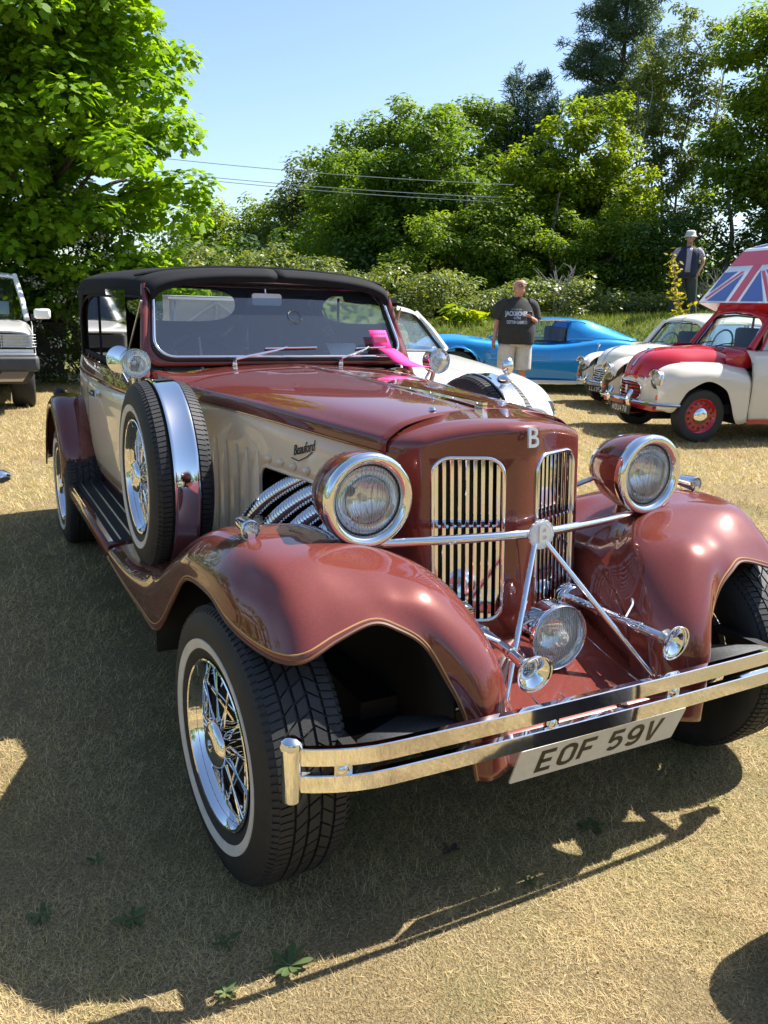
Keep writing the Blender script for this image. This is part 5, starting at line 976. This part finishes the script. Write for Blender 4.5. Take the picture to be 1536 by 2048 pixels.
def tree(name, label, u, d, ells, nclump, cr_, nleaf, size, m, h_trunk, r=.16, bark=None, group=None, nlimb=26, up=.5, droop=.25, shape=KITE, flat=.6, z0=0, cat='tree', fork=1, shell=.45, z_base=None):
    b = W2(u, d); b[2] = float(bank_z(b[None, :])[0]) if z_base is None else z_base
    t = thing(name, label, cat, b, 0, group); C_, r_ = env_clumps(ells, nclump, cr_, flat=flat, shell=shell); mb = MB()
    tops = []
    for k in range(fork):
        tp = b + A(RNG.normal()*.25*(fork > 1)*2, RNG.normal()*.25*(fork > 1)*2, h_trunk*(1-.1*k)); P = cr([b, b*.7+tp*.3+RNG.normal(size=3)*.08, b*.35+tp*.65+RNG.normal(size=3)*.15, tp], 5)
        mb.tube(P, np.linspace(r, r*.25, len(P))/(fork**.4), 8); tops.append(P)
    for k in RNG.choice(len(C_), min(nlimb, len(C_)), replace=False):
        P = tops[RNG.integers(fork)]; j = int(np.clip(np.searchsorted(P[:, 2], C_[k, 2]-.5-.3*np.linalg.norm(C_[k, :2]-b[:2])), 2, len(P)-1)); limb(mb, P[j], C_[k], r*.32*(1-.6*j/len(P)), .012)
    mb.v = [tuple(A(*v)-b) for v in mb.v]; mb.build('trunk', bark or M_BARK, t, recalc=False, ang=60)
    c = foliage('crown', C_ - b, r_, nleaf, size, m, t, up, droop, shape, zmin=-9); c['kind'] = 'stuff'
    return t
L_SYC = leaf_mat('sycamore leaf', [(0.078, 0.176, 0.008), (0.169, 0.310, 0.014), (0.282, 0.415, 0.020)], 0.6)
L_HAW = leaf_mat('hawthorn leaf', [(0.040, 0.091, 0.013), (0.082, 0.155, 0.020), (0.137, 0.209, 0.034)], 0.45)
L_BLOS = leaf_mat('blossom', [(.45, .44, .36), (.60, .60, .50), (.66, .64, .56)], .3)
L_DARK = leaf_mat('dark broadleaf', [(0.065, 0.138, 0.015), (0.123, 0.213, 0.024), (0.205, 0.299, 0.035)], 0.55)
L_MID = leaf_mat('mid broadleaf', [(0.100, 0.178, 0.022), (0.163, 0.252, 0.029), (0.250, 0.331, 0.046)], 0.55)
L_YEL = leaf_mat('young yellow leaf', [(0.106, 0.187, 0.011), (0.194, 0.281, 0.013), (0.324, 0.374, 0.019)], 0.6)
L_PINE = leaf_mat('pine needles', [(0.036, 0.070, 0.043), (0.064, 0.109, 0.059), (0.102, 0.154, 0.076)], 0.25)
L_PALE = leaf_mat('pale spring leaf', [(0.090, 0.138, 0.036), (0.132, 0.180, 0.048), (0.192, 0.228, 0.072)], .45)
L_BRAM = leaf_mat('bramble leaf', [(0.072, 0.124, 0.024), (0.145, 0.194, 0.046), (0.306, 0.327, 0.131)], 0.45, .45, .5)
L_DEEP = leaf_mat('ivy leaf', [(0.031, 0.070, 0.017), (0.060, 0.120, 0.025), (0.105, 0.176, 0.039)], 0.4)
# left: a big sycamore over a blossoming hedge
tree('sycamore', 'large bright green sycamore filling the upper left, behind the off-roader', -5.7, 13.9, [(-5.9, 13.6, 4.0, 2.9, 2.2, 3.0), (-4.4, 13.0, 3.1, 1.75, 1.5, 1.7), (-5.2, 13.2, 5.9, 1.9, 1.8, 2.2), (-4.2, 13.0, 1.9, 1.5, 1.2, .9), (-7.6, 13.5, 3.2, 1.8, 1.8, 2.6)], 420, .44, 56000, .115, L_SYC, 6.5, .2, nlimb=60, up=.5, droop=.5, flat=.5, shell=.3, shape=LOBE)
for k, (lb, u, d, h, w, nb) in enumerate([('blossoming hawthorn bush at the far left behind the off-roader mirror', -6.9, 13.4, 2.6, 1.3, 2600), ('blossoming hawthorn bush between the off-roader and the tourer hood', -5.0, 13.3, 2.7, 1.25, 3600)]):
    t = tree('hawthorn_bush', lb, u, d, [(u, d, h*.42, w, .8, h*.45), (u+.25, d-.1, h*.75, w*.7, .6, h*.3)], 90, .30, 13000, .06, L_HAW, h*.6, .06, nlimb=24, group='hawthorn bushes in the left hedge', cat='bush', shell=.4)
    b = np.array(t.location); C_, r_ = env_clumps([(u, d-.12, h*.45, w, .8, h*.48), (u+.25, d-.15, h*.78, w*.72, .62, h*.3)], 130, .16, shell=.85); bl = foliage('blossom', C_-b, r_, nb, .045, L_BLOS, t, .3, 0, zmin=-9); bl['kind'] = 'stuff'
C_, r_ = env_clumps([(-3.4+k*1.0*0, 14.6, .7, 4.2, .7, .95) for k in range(1)] + [(-8.5, 14.3, .9, 2.5, .7, 1.2)], 260, .34, shell=.2); tag(foliage('hedge', C_, r_, 34000, .075, L_HAW, up=.4), 'low dark green hedge running along the left edge of the field', 'hedge', kind='stuff')
# far trees at the left of the gap
for k, (lb, u, d, h, w, m, n) in enumerate([('pale green roadside tree just right of the sycamore', -8.3, 39, 5.6, 2.0, L_YEL, 7000), ('leafy far tree second from the sycamore', -5.7, 40, 6.4, 2.3, L_MID, 8000), ('grey green far tree below the bare twigs', -3.9, 38, 7.3, 1.9, L_PALE, 7000), ('darker far tree left of the big dark ash', -2.1, 34, 7.2, 1.8, L_MID, 9000)]):
    tree('far_tree', lb, u, d, [(u, d, h*.42, w*1.15, 1.6, h*.42), (u+.2, d, h*.72, w*.7, 1.2, h*.28)], 130, .62, n*2, .17, m, h*.7, .12, group='trees across the gap', nlimb=18)
tree('small_pine', 'small dark pine top rising at the left end of the right wood', -2.0, 39, [(-2.0, 39, 6.4, .75, .7, 1.2), (-2.0, 39, 4.5, 1.2, 1.0, 1.6)], 60, .42, 9000, .24, L_PINE, 6.9, .14, shape=THIN*A(1, 1.6), nlimb=30, up=.3, droop=-.3)
# the wood on the right
tree('ash_tree', 'big dark green ash in the middle behind the tourer windscreen', .6, 27, [(.5, 27, 3.0, 3.0, 2.0, 2.7), (1.2, 27, 5.2, 1.5, 1.5, 2.0), (-.7, 27, 4.2, 1.6, 1.4, 1.9), (2.6, 26.6, 3.2, 1.6, 1.5, 2.0)], 380, .46, 60000, .135, L_DARK, 5.4, .2, nlimb=46)
tree('lime_tree', 'tall mid green lime behind the dark ash, filling the slope of the treeline', -.2, 30, [(-1.2, 30, 4.6, 1.9, 1.4, 2.5), (2.7, 30, 5.2, 1.9, 1.3, 3.0), (.6, 30, 4.9, 2.2, 1.3, 3.1)], 320, .5, 52000, .15, L_MID, 6.0, .2, nlimb=40)
tree('hazel_tree', 'mid green bushy tree in front of the dark ash above the brambles', 2.0, 24, [(1.7, 24, 2.4, 2.0, 1.2, 1.4), (2.9, 24, 3.0, 1.3, 1.1, 1.5)], 200, .38, 34000, .10, L_MID, 3.4, .1, nlimb=30)
tree('elder_tree', 'lit mid green elder in front of the maple, above the bald man', 4.4, 23.2, [(4.2, 23.2, 2.5, 2.2, 1.0, 1.3), (6.3, 23.2, 2.6, 1.6, 1.0, 1.4)], 220, .36, 38000, .095, L_MID, 3.2, .1, nlimb=30)
tree('pine_tree', 'shorter dark blue green pine left of the tallest pine', 4.55, 31, [(4.5, 31, 7.7, 1.0, 1.0, 1.7), (4.3, 31, 6.0, 1.5, 1.3, 1.8), (5.0, 31, 4.6, 1.3, 1.2, 1.4)], 220, .30, 34000, .16, L_PINE, 7.6, .15, shape=THIN*A(1, 1.6), nlimb=70, up=.25, droop=-.45, flat=1.0, group='pines in the wood')
tree('pine_tree', 'tallest pine with open dark branches, its top leaving the frame', 8.1, 33, [(8.0, 33, 10.3, 2.2, 1.8, 1.9), (8.1, 33, 12.4, 1.7, 1.5, 1.4), (7.3, 33, 8.4, 1.7, 1.4, 1.0), (9.4, 33, 8.6, 1.3, 1.2, 1.1)], 200, .34, 34000, .17, L_PINE, 12.6, .18, shape=THIN*A(1, 1.6), nlimb=80, up=.25, droop=-.4, flat=.7, group='pines in the wood', shell=.25)
tree('maple_tree', 'bright yellow green maple below the tallest pine', 5.3, 25, [(5.2, 25, 3.0, 2.1, 1.5, 2.5), (5.5, 25, 5.2, 1.4, 1.1, 2.1), (4.3, 24.6, 4.2, 1.4, 1.1, 1.8), (6.4, 24.8, 3.8, 1.0, 1.0, 1.8)], 320, .40, 52000, .125, L_YEL, 5.6, .16, nlimb=46)
tree('hornbeam_tree', 'dark leafy tree deep in the wood behind the yellow green maple', 4.0, 28.5, [(3.6, 28.5, 3.2, 2.4, 1.4, 2.8), (6.6, 28.5, 3.2, 2.2, 1.2, 2.8)], 210, .5, 32000, .14, L_DARK, 4.6, .18, nlimb=30)
for k, (lb, u, h, n) in enumerate([('slender pale barked birch left of the hatted man', 7.6, 9.8, 11000), ('slender pale barked birch rising above the hatted man', 8.6, 10.4, 12000), ('thin airy birch right of the hatted man', 9.5, 10.0, 11000)]):
    tree('birch_tree', lb, u, 27.5, [(u, 27.5, h*.62, .8, .8, h*.40), (u+.1, 27.5, h*.35, .7, .6, h*.2)], 120, .30, n, .10, L_PALE, h*.72, .075, M_PALEBARK, 'birches behind the bank', nlimb=60, up=.35, fork=2)
tree('roadside_maple', 'tall right hand maple with yellow top and dark lower branches', 10.4, 24, [(10.7, 24, 7.8, 2.3, 1.8, 1.7), (11.2, 24, 5.6, 2.8, 1.8, 2.0), (9.3, 23.6, 5.4, 1.0, 1.0, 1.3)], 280, .45, 42000, .13, L_MID, 7.9, .2, nlimb=50)
tree('golden_maple', 'yellow leaved tree crown at the top right corner', 9.9, 22.5, [(9.9, 22.5, 7.6, 1.1, 1.0, 1.2), (10.6, 22.5, 8.6, 1.2, 1.0, 1.0)], 90, .36, 12000, .12, L_YEL, 7.8, .11, nlimb=26)
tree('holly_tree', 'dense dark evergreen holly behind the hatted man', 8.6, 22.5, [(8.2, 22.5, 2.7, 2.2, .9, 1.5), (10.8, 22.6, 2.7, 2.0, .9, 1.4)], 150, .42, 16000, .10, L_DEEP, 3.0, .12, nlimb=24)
# undergrowth under the wood, brambles along the bank, rough grass
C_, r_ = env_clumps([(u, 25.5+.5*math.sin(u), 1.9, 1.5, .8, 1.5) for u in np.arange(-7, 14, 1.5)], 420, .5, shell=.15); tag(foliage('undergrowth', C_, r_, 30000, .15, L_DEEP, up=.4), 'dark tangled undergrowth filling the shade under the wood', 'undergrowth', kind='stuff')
C_, r_ = env_clumps([(u, 33, 1.9, 1.8, .9, 1.7) for u in np.arange(-14, 18, 2.0)], 260, .8, shell=.15); tag(foliage('far_thicket', C_, r_, 16000, .26, L_DARK, up=.4), 'dense green thicket closing the view behind the wood', 'thicket', kind='stuff')
def bramble():
    n = 900; u = RNG.uniform(-6.0, 13, n); d = np.where(u < 5.2, RNG.uniform(18.7, 20.8, n), RNG.uniform(19.4, 21.4, n)); P = CAM*A(1, 1, 0) + u[:, None]*R0 + d[:, None]*F0; g = bank_z(P)
    top = np.clip(1.98 - .03*u + .14*np.sin(u*1.9) + .10*np.sin(u*4.3+1) + .25*np.clip((1.0-u)/3, 0, 1.5) - g, .35, 2.2)
    P[:, 2] = g + RNG.uniform(.03, 1, n)**.75*top; k = RNG.uniform(.16, .34, n); return P, np.stack([k, k, k*.55], 1)
C_, r_ = bramble(); tag(foliage('bramble_thicket', C_, r_, 60000, .085, L_BRAM, up=.6, cl_var=.3), 'sunlit bramble thicket along the top of the bank', 'brambles', kind='stuff')
C_, r_ = env_clumps([(1.55, 18.2, .95, .45, .3, .32)], 20, .16); b = W2(1.55, 18.2); tag(foliage('dock_plant', C_, r_, 260, .24, L_YEL, up=.5), 'bright green broad leaved dock clump beside the bald man', 'plant')
# bare twigs and a dead stem in the brambles
for lb, u, d, h in [('bare dead twigs in the brambles left of the hatted man', 3.95, 19.4, 1.25), ('pale dry stems beside the hatted man on the bank', 7.3, 19.3, 1.2), ('leafless twiggy treetop above the far trees', -3.2, 37.5, 0)]:
    b = W2(u, d); b[2] = float(bank_z(b[None, :])[0]); mb = MB()
    if h == 0: h = 3.0; b[2] = 4.6; far = True
    else: far = False
    for k in range(16 if far else 12):
        e = b + A(*(RNG.normal(size=2)*(.45 if far else .32)), h*RNG.uniform(.5, 1)); limb(mb, b + A(*(RNG.normal(size=2)*.12), 0), e, .018 if far else .014, .006, .06)
        for j in range(3): f = b + (e-b)*RNG.uniform(.4, .9); limb(mb, f, f + A(*(RNG.normal(size=2)*.16), .22), .008, .004, .05)
    if far: limb(mb, W2(u, d), b + A(0, 0, .5), .09, .03, .02)
    tag(mb.build('bare_twigs', M_PALEBARK, recalc=False), lb, 'twigs')
# sapling in front of the hatted man
b = W2(5.55, 16.2); b[2] = float(bank_z(b[None, :])[0]); sp_ = thing('sapling', 'thin yellow leaved sapling standing in front of the hatted man', 'sapling', b)
mb = MB(); st = [cr([(.15, 0, 0), (.12, 0, .6), (.0, 0, 1.15), (-.18, .02, 1.75), (-.25, 0, 2.2)], 6), cr([(.12, 0, .6), (.05, 0, 1.0), (-.05, 0, 1.35), (-.22, 0, 1.55)], 6), cr([(.1, 0, .7), (.16, 0, 1.1), (.2, .02, 1.35)], 6)]
st = [np.outer(P[:, 0], R0) + np.outer(P[:, 2], UZ) for P in st]
for P in st: mb.tube(P, np.linspace(.013, .004, len(P)), 6)
mb.build('stem', M_PALEBARK, sp_); P = np.concatenate([st[0][9:].repeat(9, 0), st[1][8:].repeat(5, 0), st[2][8:].repeat(2, 0)]); P = P + RNG.normal(size=P.shape)*.06
L_SAP = leaf_mat('sapling leaf', [(.16, .16, .012), (.30, .26, .018), (.36, .30, .03)], .5); V, Fs = leaf_faces(P, .085, None, .3, .3); c = link(bpy.data.objects.new('crown', np_mesh('crown', V, Fs, L_SAP, RNG.uniform(0, 1, len(P)))), sp_)
# rough grass on the bank and below the hedge
def blades(n, u0, u1, d0, d1, h, w, lean, dens=None, zf=None):
    u = RNG.uniform(u0, u1, n); d = RNG.uniform(d0, d1, n) if dens is None else dens(n); return u, d
def grass_mesh(u, d, ln, wd, lift, tint, name, m):
    n = len(u); P = CAM*A(1, 1, 0) + u[:, None]*R0 + d[:, None]*F0; P[:, 2] = bank_z(P); a = RNG.uniform(0, 2*math.pi, n); D = np.stack([np.cos(a), np.sin(a), np.zeros(n)], 1); S = np.stack([-np.sin(a), np.cos(a), np.zeros(n)], 1)
    el = lift; T = P + D*(ln*np.cos(el))[:, None] + UZ*(ln*np.sin(el))[:, None]; B1 = P + S*wd[:, None]/2; B2 = P - S*wd[:, None]/2
    return np_mesh(name, np.stack([B1, B2, T], 1).reshape(-1, 3), np.arange(n*3).reshape(n, 3), m, tint)
L_GRASS = leaf_mat('grass blade', [(.20, .135, .065), (.44, .325, .165), (.66, .53, .30), (.43, .345, .15), (.15, .165, .04)], .25, .7, .2)
L_BANK = leaf_mat('bank grass blade', [(.40, .36, .15), (.22, .25, .06), (.13, .20, .03), (.09, .16, .02)], .35, .6, .3)
n = 70000; u = RNG.uniform(-3.5, 12, n); d = RNG.uniform(15.4, 19.8, n); tag(link(bpy.data.objects.new('bank_grass', grass_mesh(u, d, RNG.uniform(.06, .20, n), RNG.uniform(.008, .016, n), RNG.uniform(.5, 1.5, n), np.clip(RNG.normal(.58, .24, n), 0, 1), 'bank_grass', L_BANK))), 'rough green grass growing on the bank', 'grass', kind='stuff')
def patch(u, d):
    x = u*1.0; y = d*1.0; return .5 + .22*np.sin(x*1.7+.6*np.sin(y*2.1)) + .2*np.sin(y*2.9+1.3*np.sin(x*1.1)+2) + .12*np.sin(x*5.1+y*3.7)
def vnoise(x, y, seed):
    """smooth value noise on a lattice, 0..1"""
    T_ = np.random.default_rng(seed).uniform(0, 1, (64, 64)); xi, yi = np.floor(x).astype(int), np.floor(y).astype(int); fx, fy = x-xi, y-yi; fx = fx*fx*(3-2*fx); fy = fy*fy*(3-2*fy)
    g = lambda a, b: T_[a % 64, b % 64]; return (g(xi, yi)*(1-fx) + g(xi+1, yi)*fx)*(1-fy) + (g(xi, yi+1)*(1-fx) + g(xi+1, yi+1)*fx)*fy
n = 760000; d = .55*np.exp(RNG.uniform(0, 1, n)*math.log(15.5/.55)); u = RNG.uniform(-1, 1, n)*(.62*d+.75)
k = .5*vnoise(u*1.6, d*1.6, 1) + .3*vnoise(u*4.5, d*4.5, 2) + .2*vnoise(u*13, d*13, 3); bare = vnoise(u*3.1+9, d*3.1, 4)*.6 + vnoise(u*11, d*11, 5)*.4
keep = RNG.uniform(0, 1, n) < np.where((bare > .62) & (d < 7), .30, 1.); u, d, k, bare = u[keep], d[keep], k[keep], bare[keep]; n = len(u); far_ = np.clip((d-3)/9, 0, 1)
shade = np.exp(-((u+.9)/.8)**2 - ((d-3.0)/1.6)**2)  # weights a patch of greener grass left of the car
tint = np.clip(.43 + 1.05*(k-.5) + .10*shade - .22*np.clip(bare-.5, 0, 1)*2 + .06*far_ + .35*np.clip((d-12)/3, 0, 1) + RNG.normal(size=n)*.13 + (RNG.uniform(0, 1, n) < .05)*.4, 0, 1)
sc = np.clip(d/2.2, .8, 3.2); tag(link(bpy.data.objects.new('lawn_grass', grass_mesh(u, d, RNG.uniform(.010, .040, n)*sc**.6, RNG.uniform(.0009, .0021, n)*sc, np.clip(RNG.normal(.35, .32, n), -.05, 1.3), tint, 'lawn_grass', L_GRASS))), 'short dry mown grass of the field', 'grass', kind='stuff')
# small green leaves pressed into the turf
n = 1100; cu = RNG.uniform(-1.6, 2.2, 60); cd_ = RNG.uniform(1.0, 5.0, 60); i_ = RNG.integers(0, 60, n); u = cu[i_] + RNG.normal(size=n)*.10; d = cd_[i_] + RNG.normal(size=n)*.12; P = CAM*A(1, 1, 0) + u[:, None]*R0 + d[:, None]*F0; P[:, 2] = bank_z(P) + .008
V, Fs = leaf_faces(P, .011, None, .75, 0); L_CLOV = leaf_mat('clover leaf', [(.05, .09, .02), (.085, .13, .03), (.14, .17, .05)], .3)
tag(link(bpy.data.objects.new('clover', np_mesh('clover', V, Fs, L_CLOV, RNG.uniform(0, 1, n)))), 'tiny clover leaves pressed into the dry turf', 'clover', kind='stuff')
# weeds in the turf
L_WEED = leaf_mat('weed leaf', [(.075, .115, .045), (.11, .16, .06), (.17, .21, .085)], .4)
for k, (lb, x, y, r, nl, el) in enumerate([('largest plantain rosette in the grass near the bottom edge', -.81, -.39, .062, 17, .5), ('spreading weed rosette in the shade at the lower left', -1.26, -.01, .045, 13, .35), ('dandelion rosette below the number plate', .11, -.29, .045, 13, .3), ('pale yellowish tuft of weed left of the largest plantain', -.95, -.40, .035, 20, .9), ('small weed left of centre in the shade', -1.08, -.11, .045, 9, .4), ('small dark weed beside the front tyre shadow', -.91, -.27, .045, 9, .4), ('tiny weed in the deep shade behind the front wheel', -1.12, .13, .035, 8, .5), ('withered dark leaf clump under the bumper', -.30, -.21, .04, 7, .4), ('little weed in the shadow of the bumper bars', -.18, -.40, .035, 8, .4)]):
    mb = []; P = []; T = thing('weed', lb, 'weed', (x, y, .0), 0, 'weeds in the turf')
    me = None
    for j in range(nl):
        a = 2*math.pi*j/nl + RNG.normal()*.25; q = .78*r*RNG.uniform(.5, 1.2); e = el*RNG.uniform(.25, 1.1); w = q*(.13 + .07*((k*37) % 5)/4)*RNG.uniform(.7, 1.2); ca, sa = math.cos(a), math.sin(a)
        pts = [(t*q*math.cos(e*(1-.6*t)), wd, .006 + t*q*math.sin(e)*(1-.35*t)) for t, wd in ((0, .15), (.3, .62), (.6, 1), (.86, .9), (1, .3))]
        g = [[(px*ca - s_*w*wd*sa, px*sa + s_*w*wd*ca, pz + (.18*w if s_ else 0)) for s_ in (-1, 0, 1)] for px, wd, pz in pts]
        lo = MB().grid(g).build('leaf', L_WEED if k != 7 else M_BARK, T); at = lo.data.attributes.new('tint', 'FLOAT', 'FACE'); v_ = float(np.clip((.9 if k == 3 else .4)+RNG.normal()*.2, 0, 1)); at.data.foreach_set('value', np.full(len(lo.data.polygons), v_, np.float32))
# overhead cables
for lb, z0, z1 in [('uppermost of the three thin overhead cables', 4.95, 4.55), ('middle one of the three thin overhead cables', 4.60, 4.22), ('lowest of the three thin overhead cables', 4.52, 4.10)]:
    P = [W2(u, 23.4, 0) + UZ*(z0 - .02 + (z1-z0)*(u+6)/10 - .12*(1-((u+1)/6)**2)) for u in np.linspace(-7, 3.2, 25)]
    tag(MB().tube(P, .009, 5).build('overhead_cable', M_STEEL), lb, 'cable', 'overhead cables')
# trees all round behind the standpoint, seen only in the chrome
a = np.concatenate([np.linspace(R(37), R(323), 84)]); C_ = []; 
for t_ in a:
    rr = 24 + 4*math.sin(t_*7)
    for z in (1.2, 3.0, 4.8):
        if RNG.uniform() < (1, .9, .55)[int(z/1.8)]: C_.append(W2(math.sin(t_)*rr, math.cos(t_)*rr, z + RNG.normal()*.4))
C_ = np.array(C_); r_ = np.stack([RNG.uniform(1.2, 2.0, len(C_))]*3, 1); tag(foliage('surrounding_wood', C_, r_, 22000, .55, L_DARK, up=.4), 'belt of green trees around the rest of the field', 'wood', kind='stuff')
# ------------------------------------------------------------------ cards on the windscreen
card = tag(MB().grid([[ws(x, t, .035) for x in (.44, .535)] for t in (.16, .40)]).build('pink_card', M_PINK, thick=.001), 'bright pink card tucked under the far wiper of the tourer', 'card')
mb = MB()
for i in range(8): mb.grid([[ws(.452+i*.0095+q, t, .0375) for q in (0, .006)] for t in (.235, .315)])
for i in range(6): mb.grid([[ws(.455+i*.0125, .345, .0375), ws(.463+i*.0125, .345, .0375)], [ws(.459+i*.0125, .37, .0375), ws(.4595+i*.0125, .37, .0375)]])
mb.build('card_print', M_PINKINK, card, smooth=False)
MB().grid([[(x+.0*k, y, z) for x in (.45+.012*k, .535+.016*k)] for k, (y, z) in enumerate([(1.74, 1.165), (1.69, 1.145), (1.63, 1.115), (1.56, 1.10), (1.50, 1.098)])]).build('paper_tail', M_PINK, card, thick=.001)
tag(MB().grid([[(x, 1.80+.06*k, 1.10+.05*k) for x in (.25+.0*k, .40+.0*k)] for k in (0, 1, 1.6)]).build('paper_note', M_PAPER, thick=.001), 'white sheet of paper lying behind the tourer windscreen', 'paper')
# ------------------------------------------------------------------ made-up backpack added out of view to throw a shadow into the corner
M_CASTER = mat('dark bag fabric', (.03, .032, .04), .85, var=.2, bump=.2, bscale=80)
caster = thing('shadow_caster', 'dark backpack shape added out of view beyond the bottom right corner to cast its shadow', 'caster', (.315, -.91, 0))
MB().grid(cr([ring(z, a, b, 0, 0, 20, .8) for z, a, b in ((.0, .13, .12), (.03, .145, .14), (.15, .15, .145), (.27, .145, .135), (.33, .12, .11), (.365, .06, .06), (.37, .005, .005))], 3), cv=True).build('caster_body', M_CASTER, caster)
MB().grid(cr([ring(z, a, b, -.12, 0, 16, .8) for z, a, b in ((.04, .09, .03), (.07, .10, .05), (.16, .10, .05), (.20, .09, .03))], 2), cv=True).build('caster_pocket', M_CASTER, caster)
for s_ in (-1, 1): MB().tube(cr([(.10, s_*.06, .335), (.165, s_*.07, .25), (.165, s_*.07, .12), (.13, s_*.07, .04)], 5), .012, 8, flat=.4).build('caster_strap', M_CASTER, caster)
